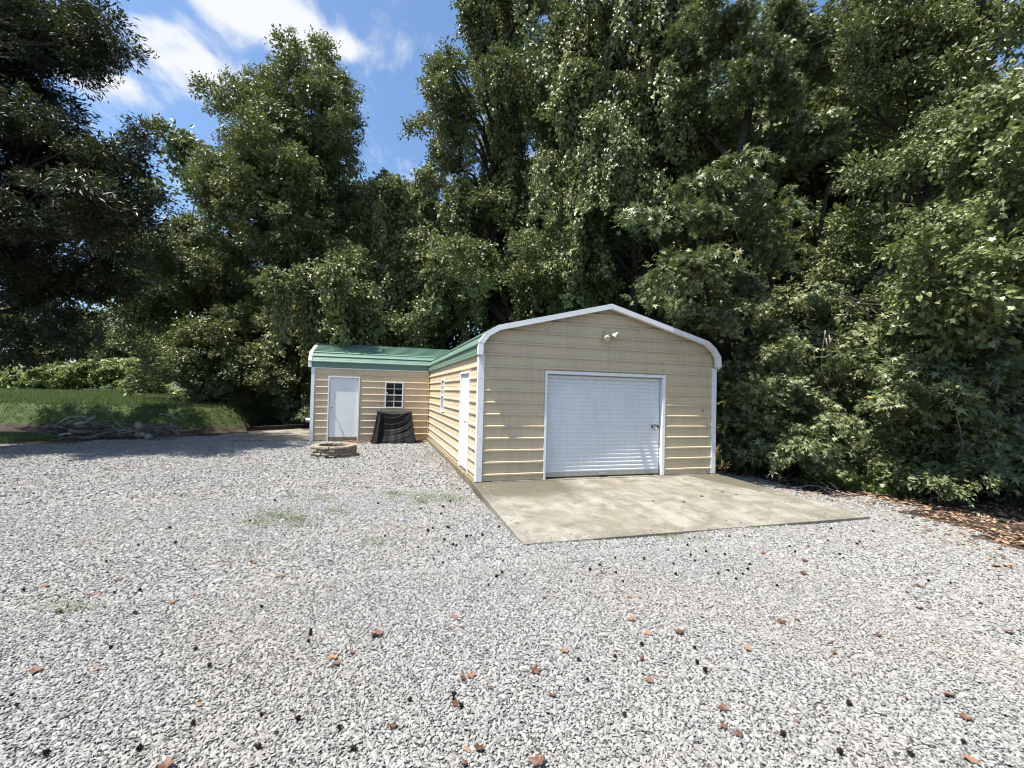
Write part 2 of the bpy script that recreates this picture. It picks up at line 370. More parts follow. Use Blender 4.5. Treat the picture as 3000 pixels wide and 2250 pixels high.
def build_ground():
    xs = axis(-30, 16, 0.25, 110); ys = axis(-12, 34, 0.25, 110)
    X, Y = np.meshgrid(xs, ys); Z = ground_z(X, Y)
    nx, ny = len(xs), len(ys); i = np.arange(nx*ny).reshape(ny, nx)
    F = np.stack([i[:-1, :-1], i[:-1, 1:], i[1:, 1:], i[1:, :-1]], -1).reshape(-1, 4)
    g = gravel_zone(X, Y); bd = bank_dist(X, Y)
    lawn = sstep(bd, -0.75, -0.15)
    # a ragged grass tongue at the left edge of the yard
    lawn = np.maximum(lawn, 0.9*sstep(np.hypot((X+14.2)/2.2, (Y-9.8)/1.3), 1.2, 0.7))
    dist = np.hypot(X-CAM[0], Y-CAM[1]); near = sstep(dist, 26.0, 22.0)
    me = np_mesh('ground', np.stack([X, Y, Z], -1).reshape(-1, 3), [F], {'zone_gravel': g.ravel(), 'zone_lawn': lawn.ravel(), 'near': near.ravel()}, True)
    o = link('ground', me, MAT['ground']); tag(o, kind='structure')
build_ground()
def gz(x, y): return float(ground_z(x, y))

# ---------------------------------------------------------------- geometry-node scatter (used for foliage and gravel only)
GN_CACHE = {}
def scatter_group(key, protos, mat):
    if key in GN_CACHE: return GN_CACHE[key]
    ng = bpy.data.node_groups.new('scatter_'+key, 'GeometryNodeTree')
    ng.interface.new_socket('Geometry', in_out='INPUT', socket_type='NodeSocketGeometry')
    ng.interface.new_socket('Geometry', in_out='OUTPUT', socket_type='NodeSocketGeometry')
    N, L = ng.nodes, ng.links
    gi = N.new('NodeGroupInput'); go = N.new('NodeGroupOutput')
    iop = N.new('GeometryNodeInstanceOnPoints'); iop.inputs['Pick Instance'].default_value = True
    jo = N.new('GeometryNodeJoinGeometry')
    for pr in protos:
        oi = N.new('GeometryNodeObjectInfo'); oi.inputs['Object'].default_value = pr; oi.inputs['As Instance'].default_value = False
        gt = N.new('GeometryNodeGeometryToInstance'); L.new(oi.outputs['Geometry'], gt.inputs[0]); L.new(gt.outputs[0], jo.inputs[0])
    L.new(jo.outputs[0], iop.inputs['Instance'])
    def na(name, typ):
        n = N.new('GeometryNodeInputNamedAttribute'); n.data_type = typ; n.inputs['Name'].default_value = name; return n.outputs['Attribute']
    e2r = N.new('FunctionNodeEulerToRotation'); L.new(na('rot', 'FLOAT_VECTOR'), e2r.inputs[0]); L.new(e2r.outputs[0], iop.inputs['Rotation'])
    L.new(na('scl', 'FLOAT_VECTOR'), iop.inputs['Scale'])
    fi = N.new('FunctionNodeFloatToInt'); L.new(na('idx', 'FLOAT'), fi.inputs[0]); L.new(fi.outputs[0], iop.inputs['Instance Index'])
    L.new(gi.outputs[0], iop.inputs['Points']); L.new(iop.outputs[0], go.inputs[0])
    GN_CACHE[key] = ng; return ng
def scatter(name, key, protos, mat, pts, rot, scl, parent=None):
    pts = np.asarray(pts, float); n = len(pts); scl = np.asarray(scl, float)
    if scl.ndim == 1: scl = np.repeat(scl[:, None], 3, 1)
    me = bpy.data.meshes.new(name); me.vertices.add(n); me.vertices.foreach_set('co', pts.astype(np.float32).ravel())
    for k, a in (('rot', rot), ('scl', scl)):
        x = me.attributes.new(k, 'FLOAT_VECTOR', 'POINT'); x.data.foreach_set('vector', np.asarray(a, np.float32).ravel())
    x = me.attributes.new('idx', 'FLOAT', 'POINT'); x.data.foreach_set('value', RNG.integers(0, len(protos), n).astype(np.float32))
    me.update(); me.materials.append(mat)
    o = link(name, me, None, parent); md = o.modifiers.new('scatter', 'NODES'); md.node_group = scatter_group(key, protos, mat)
    return o
def proto(name, me, mat):
    o = bpy.data.objects.new(name, me); me.materials.append(mat); return o      # kept out of the scene

# ---------------------------------------------------------------- gravel stones
ICO_V = None
def stone_patch(size, spacing, r0, seed, pts=None):
    """a square patch of separate angular stones, each its own closed faceted shape"""
    r = np.random.default_rng(seed); ph = (1+5**.5)/2
    V0 = unit(np.array([(-1,ph,0),(1,ph,0),(-1,-ph,0),(1,-ph,0),(0,-1,ph),(0,1,ph),(0,-1,-ph),(0,1,-ph),(ph,0,-1),(ph,0,1),(-ph,0,-1),(-ph,0,1)], float))
    F0 = np.array([(0,11,5),(0,5,1),(0,1,7),(0,7,10),(0,10,11),(1,5,9),(5,11,4),(11,10,2),(10,7,6),(7,1,8),(3,9,4),(3,4,2),(3,2,6),(3,6,8),(3,8,9),(4,9,5),(2,4,11),(6,2,10),(8,6,7),(9,8,1)])
    if pts is not None: return stones_at(pts, r0, r, V0, F0)
    k = int(round(size/spacing)); g = (np.arange(k)+.5)/k*size-size/2; X, Y = np.meshgrid(g, g); n = k*k
    P = np.stack([X.ravel(), Y.ravel(), np.zeros(n)], 1); P[:, :2] += r.uniform(-.62, .62, (n, 2))*spacing; P[:, 2] = r.uniform(-.25, .65, n)*r0
    return stones_at(P, r0, r, V0, F0)
def stones_at(P, r0, r, V0, F0):
    n = len(P); sc = r0*np.clip(r.lognormal(0, .3, n), .45, 2.1)
    V = V0[None]*r.uniform(.6, 1.3, (n, 12, 1))*np.stack([np.full(n, 1.1), r.uniform(.5, .85, n), r.uniform(.28, .55, n)], 1)[:, None, :]*sc[:, None, None]
    for ax, ang in ((0, r.normal(0, .4, n)), (1, r.normal(0, .4, n)), (2, r.uniform(0, 6.283, n))):
        c, s_ = np.cos(ang)[:, None], np.sin(ang)[:, None]; i, j = [(1, 2), (2, 0), (0, 1)][ax]
        a_, b_ = V[:, :, i].copy(), V[:, :, j].copy(); V[:, :, i] = c*a_-s_*b_; V[:, :, j] = s_*a_+c*b_
    V = V+P[:, None, :]; F = (np.arange(n)*12)[:, None, None]+F0[None]
    return np_mesh('gravel_patch', V.reshape(-1, 3), [F.reshape(-1, 3)], {'rnd': np.repeat(r.uniform(0, 1, n), 12)})
def build_gravel():
    tiers = [(.25, .0138, .0116, 0, 5.2), (.5, .0175, .0148, 5.2, 9.5), (1.0, .026, .0215, 9.5, 24)]
    for ti, (size, sp, r0, d0, d1) in enumerate(tiers):
        protos = [proto('gravel_proto', stone_patch(size, sp, r0, 10*ti+k), MAT['stone']) for k in range(6)]
        g = np.arange(-26, 26, size); X, Y = np.meshgrid(g, g); x, y = X.ravel()+CAM[0], Y.ravel()+CAM[1]
        dx, dy = x-CAM[0], y-CAM[1]; A = dx*FW[0]+dy*FW[1]; B = dx*RT[0]+dy*RT[1]; dist = np.maximum(np.abs(dx), np.abs(dy)); q = np.floor(np.maximum(np.abs(dx), np.abs(dy))+1e-6)
        keep = (A > .7) & (np.abs(B) < A*1.25+1.2) & (q >= math.floor(d0)) & (q < math.floor(d1)) & (gravel_zone(x, y) > RNG.uniform(.3, .7, len(x))) & ~((x > .6) & (x < 5) & (y > -2.4)) & ~((x > -6.3) & (y > 9.2))
        x, y = x[keep], y[keep]; n = len(x); P = np.stack([x, y, ground_z(x, y)+.001], 1)
        R = np.zeros((n, 3)); R[:, 2] = RNG.integers(0, 4, n)*math.pi/2
        h = size*.5; gx = (ground_z(x+h, y)-ground_z(x-h, y))/(2*h); gy = (ground_z(x, y+h)-ground_z(x, y-h))/(2*h)      # lay each patch along the slope
        cz, sz = np.cos(R[:, 2]), np.sin(R[:, 2]); R[:, 0] = np.arctan(-sz*gx+cz*gy); R[:, 1] = -np.arctan(cz*gx+sz*gy)
        o = scatter('gravel', 'gravel%d' % ti, protos, MAT['stone'], P, R, np.ones(n))
        tag(o, ['loose pale grey gravel in the foreground of the yard', 'loose pale grey gravel across the middle of the yard', 'loose pale grey gravel in the far part of the yard'][ti], 'gravel', kind='stuff')
        print('gravel patches', n)
    r = np.random.default_rng(77); n = 260; u = r.uniform(0, 1, n); along = r.uniform(0, 1, n); edge = r.exponential(.09, n)
    x = np.where(u < .6, along*5.9, np.where(u < .85, edge*.7, 5.75-edge)); y = np.where(u < .6, -3.07+edge, -3.05+along*2.9)
    k = (x > -.05) & (x < 5.62-.08*y-.05) & (y < -.1); x, y = x[k], y[k]
    me = stone_patch(1, 1, .0105, 78, np.stack([x, y, -.157+.0467*(y+3.085)+.006], 1)); me.materials.append(MAT['stone'])
    tag(link('spilled_gravel', me), 'loose stones kicked onto the edges of the concrete apron', 'gravel', kind='stuff')
build_gravel()

# ---------------------------------------------------------------- slabs
def slab(name, poly, mat, thick):
    """poly: (x, y, ztop)"""
    b = MB(); b.prism([(x, y, z-thick) for x, y, z in poly], [(x, y, z) for x, y, z in poly])
    return tag(b.build(name, mat, bevel=0.008), kind='structure')
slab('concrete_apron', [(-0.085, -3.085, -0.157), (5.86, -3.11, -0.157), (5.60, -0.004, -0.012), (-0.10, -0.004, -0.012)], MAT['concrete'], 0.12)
slab('concrete_pad', [(-7.0, 8.42, -0.085), (-4.06, 8.42, -0.085), (-4.06, 13.3, -0.085), (-4.9, 13.3, -0.085), (-6.6, 11.5, -0.085)], MAT['concrete2'], 0.1)
def timber():
    b = MB(); a = np.array([-6.75, 11.75, -0.07]); c = np.array([-4.4, 13.75, -0.07]); d = (c-a)/np.linalg.norm(c-a); n = np.array([-d[1], d[0], 0])
    b.prism([a, a+n*.14, a+n*.14+[0, 0, .16], a+[0, 0, .16]], [c, c+n*.14, c+n*.14+[0, 0, .16], c+[0, 0, .16]])
    tag(b.build('landscape_timber', MAT['bark'], bevel=.01), 'dark wooden edging timber behind the concrete pad beside the shed', 'timber')
timber()

# ---------------------------------------------------------------- metal buildings
PITCHR = 0.2335
WALLPROF = [(0, 0), (.060, 0), (.063, .003), (.074, .003), (.077, 0), (.121, 0), (.124, .003), (.135, .003), (.138, 0), (.186, 0), (.190, .028), (.218, .028), (PITCHR, 0)]
Z00 = 0.126-.209
def clip_prof(z0, lo, hi):
    pts = [(z0+dz, o) for dz, o in WALLPROF]; out = []
    for (a, oa), (b, ob) in zip(pts[:-1], pts[1:]):
        if b <= lo or a >= hi: continue
        def lerp(z): t = (z-a)/(b-a+1e-12); return (z, oa+(ob-oa)*t)
        s = (a, oa) if a >= lo else lerp(lo); e = (b, ob) if b <= hi else lerp(hi)
        if not out: out.append(s)
        out.append(e)
    return out
def wall_panels(parent, lo, hi, spans, place, mat):
    """horizontal siding panels, each with its own rib; spans(z0,z1) -> list of (L(z), R(z)) functions; place(u, o, z) -> xyz"""
    k = 0
    while Z00+k*PITCHR < lo-PITCHR: k += 1
    z0 = Z00+k*PITCHR
    while z0 < hi-1e-4:
        for (zl, zh, Lf, Rf) in spans(z0, z0+PITCHR):
            pr = clip_prof(z0, max(lo, zl), min(hi, zh))
            if len(pr) < 2: continue
            b = MB(); vs = []
            for z, o in pr: vs += [place(Lf(z), o, z), place(Rf(z), o, z)]
            b.add(vs, [(2*i, 2*i+1, 2*i+3, 2*i+2) for i in range(len(pr)-1)])
            b.build('siding_panel', mat, parent)
        z0 += PITCHR
def holes_spans(L, R, holes):
    """rectangular openings (u0,u1,z0,z1) cut from spans between L(z) and R(z)"""
    def f(z0, z1):
        cuts = sorted({z0, z1, *[h[2] for h in holes if z0 < h[2] < z1], *[h[3] for h in holes if z0 < h[3] < z1]})
        out = []
        for a, b in zip(cuts[:-1], cuts[1:]):
            act = sorted([h for h in holes if h[2] < b-1e-6 and h[3] > a+1e-6]); cur = L
            for h in act:
                out.append((a, b, cur, (lambda z, v=h[0]: v))); cur = (lambda z, v=h[1]: v)
            out.append((a, b, cur, R))
        return out
    return f
def outline_pts(half):
    return half
def roof_panels(parent, outline, place, s0, s1, mat):
    """ribbed roof sheets running along the ridge; outline: list of (a, z); place(t, a, z)"""
    P = [np.array(p, float) for p in outline]; seg = [np.linalg.norm(b-a) for a, b in zip(P[:-1], P[1:])]; cum = np.concatenate([[0], np.cumsum(seg)])
    def pt(s):
        s = min(max(s, 0), cum[-1]); i = min(int(np.searchsorted(cum, s, 'right')-1), len(seg)-1); t = (s-cum[i])/seg[i]
        d = (P[i+1]-P[i])/seg[i]; n = np.array([-d[1], d[0]]); n = n if True else -n
        return P[i]+(P[i+1]-P[i])*t, n
    n = int(math.ceil(cum[-1]/PITCHR)); pitch = cum[-1]/n
    for k in range(n):
        prof = [(k*pitch+dz*pitch/PITCHR, o*1.15) for dz, o in WALLPROF]
        prof += [(c, None) for c in cum[1:-1] if k*pitch+1e-3 < c < (k+1)*pitch-1e-3]; prof.sort(key=lambda q: q[0])
        vs = []
        for j, (s, o) in enumerate(prof):
            p, nn = pt(s)
            if o is None: o = 0.5*((prof[j-1][1] or 0)+(prof[j+1][1] or 0))
            p = p+nn*o; vs += [place(s0, *p), place(s1, *p)]
        b = MB(); b.add(vs, [(2*i, 2*i+1, 2*i+3, 2*i+2) for i in range(len(prof)-1)])
        b.build('roof_panel', mat, parent)
def gable_trim(parent, outline, place, t0, t1, width, mat):
    """bent white edge trim: one lapped piece for each straight run; spans t0 (front) .. t1 (back)"""
    c = np.mean(np.array(outline), axis=0)
    P = [np.array(p, float) for p in outline]
    # inner offset polyline
    def nrm(a, b): d = (b-a)/np.linalg.norm(b-a); return np.array([d[1], -d[0]])
    for i, (a, b) in enumerate(zip(P[:-1], P[1:])):
        d = (b-a)/np.linalg.norm(b-a); n = nrm(a, b)
        def miter(j, n_here):
            if j == 0 or j == len(P)-1: return n_here*width
            n2 = nrm(P[j-1], P[j])+nrm(P[j], P[j+1]); n2 /= np.linalg.norm(n2); return n2*width/max(0.3, n2@n_here)
        ia, ib = a+miter(i, n), b+miter(i+1, n)
        out = 0.020+0.003*(i % 2); oa, ob = a-n*out, b-n*out
        f = t0-0.002*(i % 2)*np.sign(t1-t0)
        m = MB(); ra = [place(f, *oa), place(f, *ia), place(t1, *ia), place(t1, *oa)]; rb = [place(f, *ob), place(f, *ib), place(t1, *ib), place(t1, *ob)]
        m.prism(ra, rb); m.build('gable_trim', mat, parent)
def screws(parent, pts, axisv, r=.008):
    for p in pts:
        m = MB(); p = np.array(p); m.tube([p, p+np.array(axisv)*.007], [r, r*.8], 6); m.build('screw', MAT['darkmetal'], parent)

def window(parent, place, u0, u1, z0, z1, cols_, rows_, name='window', plain_low=False):
    """double-hung window: white frame, glazing bars and single panes. place(u, depth, z): depth positive outward"""
    e = bpy.data.objects.new(name, None); COL.objects.link(e); e.parent = parent
    def bx(nm, a, b, mat):
        m = MB(); c = [(a[0], a[1], a[2]), (b[0], b[1], b[2])]
        vs = [place(c[i][0], c[j][1], c[k][2]) for k in (0, 1) for j in (0, 1) for i in (0, 1)]
        m.add(vs, [(0, 1, 3, 2), (4, 6, 7, 5), (0, 4, 5, 1), (2, 3, 7, 6), (0, 2, 6, 4), (1, 5, 7, 3)]); return m.build(nm, mat, e)
    w = .042
    bx('frame', (u0, -.05, z0), (u0+w, .035, z1), MAT['white']); bx('frame', (u1-w, -.05, z0), (u1, .035, z1), MAT['white'])
    bx('frame', (u0+w, -.05, z1-w), (u1-w, .033, z1), MAT['white']); bx('sill', (u0+w, -.05, z0), (u1-w, .045, z0+w), MAT['white'])
    iw, ih = (u1-u0-2*w), (z1-z0-2*w); mid = z0+w+ih/2
    bx('meeting_rail', (u0+w, -.03, mid-.016), (u1-w, .016, mid+.016), MAT['white'])
    for h, (a, b) in enumerate(((z0+w, mid-.016), (mid+.016, z1-w))):
        cols, rows = (1, 1) if (plain_low and h == 0) else (cols_, rows_)
        for c in range(1, cols): x = u0+w+iw*c/cols; bx('glazing_bar', (x-.009, -.012, a), (x+.009, .008, b), MAT['white'])
        for r_ in range(1, rows): z = a+(b-a)*r_/rows; bx('glazing_bar', (u0+w, -.011, z-.009), (u1-w, .006, z+.009), MAT['white'])
        for c in range(cols):
            for r_ in range(rows):
                m = MB(); x0, x1 = u0+w+iw*c/cols+.006, u0+w+iw*(c+1)/cols-.006; za, zb = a+(b-a)*r_/rows+.006, a+(b-a)*(r_+1)/rows-.006
                vs = [place(x, d, z) for d in (-.006, -.002) for x, z in ((x0, za), (x1, za), (x1, zb), (x0, zb))]
                m.add(vs, [(0, 3, 2, 1), (4, 5, 6, 7), (0, 1, 5, 4), (1, 2, 6, 5), (2, 3, 7, 6), (3, 0, 4, 7)]); m.build('pane', MAT['glass'], e)
    return e
def pbox(parent, name, place, a, b, mat, bevel=0):
    m = MB(); c = (a, b)
    vs = [place(c[i][0], c[j][1], c[k][2]) for k in (0, 1) for j in (0, 1) for i in (0, 1)]
    m.add(vs, [(0, 1, 3, 2), (4, 6, 7, 5), (0, 4, 5, 1), (2, 3, 7, 6), (0, 2, 6, 4), (1, 5, 7, 3)])
    return m.build(name, mat, parent, bevel=bevel)
def walk_door(parent, place, u0, u1, z0, z1, knob_u, zsill):
    for nm, a, b in (('door_frame', (u0, -.06, zsill), (u0+.042, .038, z1)), ('door_frame', (u1-.042, -.06, zsill), (u1, .038, z1)), ('door_frame', (u0+.042, -.06, z1-.045), (u1-.042, .036, z1))):
        pbox(parent, nm, place, a, b, MAT['white'])
    d = pbox(parent, 'door', place, (u0+.046, -.045, z0), (u1-.046, -.004, z1-.05), MAT['whitedoor'], .004)
    m = MB(); P = [place(knob_u, -.012, 1.08), place(knob_u, .004, 1.08), place(knob_u, .012, 1.08), place(knob_u, .048, 1.08), place(knob_u, .070, 1.08), place(knob_u, .084, 1.08)]
    m.tube(P, [.032, .032, .014, .014, .031, .020], 12); m.build('knob', MAT['galv'], d, smooth=True)
    return d

OUT_L = [(-0.053, 2.43), (-0.045, 2.655), (0.085, 2.84), (0.315, 2.985), (2.745, 3.59)]
OUT_R = [(5.165, 2.955), (5.375, 2.80), (5.50, 2.635), (5.515, 2.40)]
def gable_inner(z, left=True):
    pts = [(x, z_) for x, z_ in (OUT_L if left else [OUT_L[-1]]+OUT_R)]
    zs = [p[1] for p in pts]; xs = [p[0] for p in pts]
    if not left: zs, xs = zs[::-1], xs[::-1]
    return float(np.interp(z, zs, xs))

def build_garage():
    g = thing('metal_garage', 'tan metal garage with green roof, white trim and roll-up door', 'garage')
    W, Dp = 5.49, 12.1
    wall = bpy.data.objects.new('front_wall', None); COL.objects.link(wall); wall.parent = g
    front = lambda u, o, z: (u, -o, z)
    Lf = lambda z: 0.0 if z < 2.43 else max(0.0, gable_inner(z, True)+.012)
    Rf = lambda z: W if z < 2.40 else min(W, gable_inner(z, False)-.012)
    door_u0, door_u1, door_h = 1.347, 4.169, 2.18
    wall_panels(wall, 0.0, 3.575, holes_spans(Lf, Rf, [(door_u0+.01, door_u1-.01, -1, door_h-.01)]), front, MAT['tan'])
    screws(wall, [(1.35, -.001, z) for z in (2.30, 2.45, 2.77, 3.0)] + [(4.12, -.001, z) for z in (2.28, 2.43, 2.70, 2.93)] + [(5.05, -.002, .03), (.6, -.002, .05), (.05, -.002, .05), (1.28, -.002, .25), (5.3, -.002, .04), (3.5, -.001, 3.1)], (0, -1, 0), .011)
    screws(wall, [(5.18, -.001, 1.42)], (0, -1, 0), .022)
    side = bpy.data.objects.new('side_wall', None); COL.objects.link(side); side.parent = g
    left = lambda u, o, z: (-o, u, z)
    wd = (0.79, 1.83, -.03, 2.157); ww = (4.41, 5.03, 1.11, 2.07)
    wall_panels(side, 0.0, 2.55, holes_spans(lambda z: 0.0, lambda z: Dp, [(wd[0]+.01, wd[1]-.01, -1, wd[3]-.01), (ww[0]+.01, ww[1]-.01, ww[2]+.01, ww[3]-.01)]), left, MAT['tan'])
    screws(side, [(-.001, y, Z00+k*PITCHR+.15) for k in range(1, 11) for y in (.45, 2.6, 3.7, 5.6, 6.8, 7.9) if not (4.3 < y < 5.1)], (-1, 0, 0), .009)
    walk_door(side, left, *wd[:2], 0.035, wd[3], 1.03, 0.0)
    window(side, left, *ww[:2], ww[2], ww[3], 2, 3, plain_low=True)
    m = MB(); m.add([(W, 0, 0), (W, Dp, 0), (W, Dp, 2.55), (W, 0, 2.55)], [(0, 1, 2, 3)]); m.add([(0, Dp, 0), (W, Dp, 0), (W, Dp, 2.5), (W/2, Dp, 3.55), (0, Dp, 2.5)], [(0, 1, 2, 3, 4)])
    m.build('rear_wall', MAT['tan'], g)
    m = MB(); m.box((0.004, 0.004, -.3), (W-.004, Dp-.004, -.002)); m.build('foundation', MAT['foundation'], g)
    m = MB(); m.box((-.075, 0.01, -.3), (0.0, 8.2, -.012)); m.build('foundation', MAT['foundation'], g)
    # corner posts and base
    for (a, b) in (((-.033, -.033, 0.0), (.085, .0, 2.44)), ((-.035, 0.0, 0.0), (0.0, .062, 2.44)), ((W-.085, -.033, 0.0), (W+.033, 0, 2.385)), ((W, 0, 0), (W+.035, .06, 2.385))):
        m = MB(); m.box(a, b); m.build('corner_trim', MAT['white'], g)
    screws(g, [(.03, -.033, z) for z in (.25, .83, 1.41, 1.99)] + [(W-.03, -.033, z) for z in (.3, .9, 1.5, 2.1)], (0, -1, 0), .007)
    # roof
    roof = bpy.data.objects.new('roof', None); COL.objects.link(roof); roof.parent = g
    pl = lambda t, a, z: (a, t, z)
    roof_panels(roof, OUT_L, pl, -.14, Dp+.15, MAT['green'])
    roof_panels(roof, [OUT_L[-1]]+OUT_R, pl, -.14, Dp+.15, MAT['green'])
    m = MB(); m.prism([(2.59, -.13, 3.575), (2.745, -.13, 3.615), (2.90, -.13, 3.575), (2.745, -.13, 3.60)], [(2.59, Dp+.15, 3.575), (2.745, Dp+.15, 3.615), (2.90, Dp+.15, 3.575), (2.745, Dp+.15, 3.60)])
    m.build('ridge_cap', MAT['green'], roof)
    gable_trim(roof, OUT_L+OUT_R, pl, -.165, -.06, .078, MAT['white'])
    # roll-up door
    for nm, a, b in (('door_frame', (door_u0, -.11, 0.0), (door_u0+.045, .03, door_h)), ('door_frame', (door_u1-.07, -.11, 0.0), (door_u1, .03, door_h)), ('door_frame', (door_u0+.045, -.11, door_h-.062), (door_u1-.07, .028, door_h))):
        pbox(g, nm, front, a, b, MAT['white'])
    d = bpy.data.objects.new('roll_up_door', None); COL.objects.link(d); d.parent = g
    n = 25; z = .10; ph = (door_h-.06-.10)/n
    prof = [(0, 0), (.18, .002), (.30, .012), (.40, .016), (.62, .016), (.72, .012), (.84, .002), (1, 0)]
    for k in range(n):
        b = MB(); vs = []
        for s, o in prof: vs += [(door_u0+.046, .075-o, z+s*ph), (door_u1-.086, .075-o, z+s*ph)]
        b.add(vs, [(2*i, 2*i+1, 2*i+3, 2*i+2) for i in range(len(prof)-1)]); b.build('slat', MAT['rollup'], d); z += ph
    pbox(d, 'bottom_bar', front, (door_u0+.047, -.085, .03), (door_u1-.088, -.055, .10), MAT['galv'])
    pbox(d, 'rubber_seal', front, (door_u0+.047, -.082, -.004), (door_u1-.088, -.06, .03), MAT['darkmetal'])
    pbox(d, 'lift_handle', front, (2.62, -.054, .035), (2.80, -.02, .085), MAT['galv'], .006)
    pbox(d, 'latch', front, (3.88, -.06, 1.02), (4.06, -.03, 1.075), MAT['darkmetal'], .004)
    m = MB(); m.tube([(3.93, .04, 1.045), (3.93, -.0, 1.045)], [.028, .02], 10); m.build('lock_cylinder', MAT['galv'], d)
    pbox(d, 'latch_plate', front, (3.955, -.035, .99), (4.0, -.02, 1.05), MAT['white'])
    # threshold
    pbox(g, 'threshold', front, (.3, -.10, -.05), (W-.2, .06, -.004), MAT['concrete2'])
    return g
build_garage()

def build_flood_light():
    f = thing('flood_light', 'cream twin-bulb flood light on the garage gable', 'flood light', (2.68, -.02, 2.97))
    m = MB(); m.tube([(0, 0, 0), (0, -.02, 0), (0, -.045, 0)], [.058, .058, .035], 16); m.build('mount', MAT['lamp'], f, True)
    def head(base, d, roll=0):
        d = np.array(d, float); d /= np.linalg.norm(d); b = np.array(base, float)
        m = MB(); m.tube([(0, -.03, 0), b*.6+np.array([0, -.02, 0]), b], [.018, .018, .022], 10); m.build('arm', MAT['lamp'], f, True)
        m = MB(); m.tube([b-d*.02, b+d*.05, b+d*.07, b+d*.125, b+d*.14], [.03, .035, .05, .075, .076], 16); h = m.build('lamp_head', MAT['lamp'], f, True)
        m = MB(); m.tube([b+d*.1405, b+d*.150, b+d*.155], [.070, .055, .015], 16); m.build('lens', MAT['lampglass'], h, True)
    head((-.02, -.07, -.02), (-.25, -.75, -.62)); head((.10, -.06, .01), (.62, -.75, -.25))
    m = MB(); m.tube([(0, -.03, .06), (0, -.05, .075)], [.028, .024], 10); m.build('sensor', MAT['lamp'], f, True)
build_flood_light()

def build_shed():
    g = thing('metal_shed', 'low tan metal shed with green roof and white walk-in door', 'shed')
    X0, X1, Y0, Y1 = -4.0, 0.0, 8.25, 11.91
    base = -.15
    wall = bpy.data.objects.new('front_wall', None); COL.objects.link(wall); wall.parent = g
    front = lambda u, o, z: (u, Y0-o, z)
    wd = (-3.487, -2.447, base, 2.148); ww = (-1.588, -.945, 1.06, 2.004)
    wall_panels(wall, base, 2.55, holes_spans(lambda z: X0, lambda z: -.030, [(wd[0]+.01, wd[1]-.01, -1, wd[3]-.01), (ww[0]+.01, ww[1]-.01, ww[2]+.01, ww[3]-.01)]), front, MAT['tan'])
    walk_door(wall, front, wd[0], wd[1], 0.03, wd[3], -3.365, base)
    m = MB(); m.box((wd[0]+.044, Y0-.03, base-.1), (wd[1]-.044, Y0+.1, .018)); m.build('door_sill', MAT['foundation'], wall)
    window(wall, front, ww[0], ww[1], ww[2], ww[3], 2, 2)
    m = MB(); m.tube([(-1.52, Y0-.004, 1.60), (-1.52, Y0-.003, 1.60)], [.035, .035], 12)
    m.build('sticker', MAT['white'], wall)
    m = MB(); m.add([(X0, Y0, base), (X0, Y1, base), (X0, Y1, 2.5), (X0, (Y0+Y1)/2, 3.3), (X0, Y0, 2.5)], [(0, 1, 2, 3, 4)]); m.add([(X0, Y1, base), (X1, Y1, base), (X1, Y1, 2.5), (X0, Y1, 2.5)], [(0, 1, 2, 3)])
    m.build('rear_wall', MAT['tan'], g)
    m = MB(); m.box((X0+.01, Y0+.01, -.3), (X1-.08, Y1, -.02)); m.build('foundation', MAT['foundation'], g)
    for (a, b) in (((X0-.033, Y0-.033, base), (X0+.075, Y0, 2.44)), ((X0-.035, Y0, base), (X0, Y0+.06, 2.44))):
        m = MB(); m.box(a, b); m.build('corner_trim', MAT['white'], g)
    m = MB(); m.box((-.06, Y0-.033, base), (-.030, Y0-.002, 2.44)); m.build('corner_trim', MAT['tan'], g)
    m = MB(); m.box((X0+.076, Y0-.031, 2.405), (-.061, Y0-.0, 2.432)); m.build('eave_trim', MAT['white'], g)
    roof = bpy.data.objects.new('roof', None); COL.objects.link(roof); roof.parent = g
    oL = [(Y0-.034, 2.435), (Y0-.030, 2.655), (Y0+.085, 2.84), (Y0+.315, 2.985), (10.08, 3.41)]
    oR = [(2*10.08-a, z) for a, z in oL[::-1]][1:]
    pl = lambda t, a, z: (t, a, z)
    flip = lambda t, a, z: (t, a, z)
    roof_panels(roof, oL, flip, -4.11, 1.75, MAT['green']); roof_panels(roof, [oL[-1]]+oR, flip, -4.11, 1.75, MAT['green'])
    gable_trim(roof, oL+oR, pl, -4.135, -4.03, .085, MAT['white'])
    m = MB(); m.tube([(-4.16, 8.33, .62), (-4.0, 8.33, .62)], [.055, .055], 12); m.tube([(-4.175, 8.33, .62), (-4.16, 8.33, .62)], [.062, .066], 12); m.build('vent_cap', MAT['pvc'], g)
build_shed()

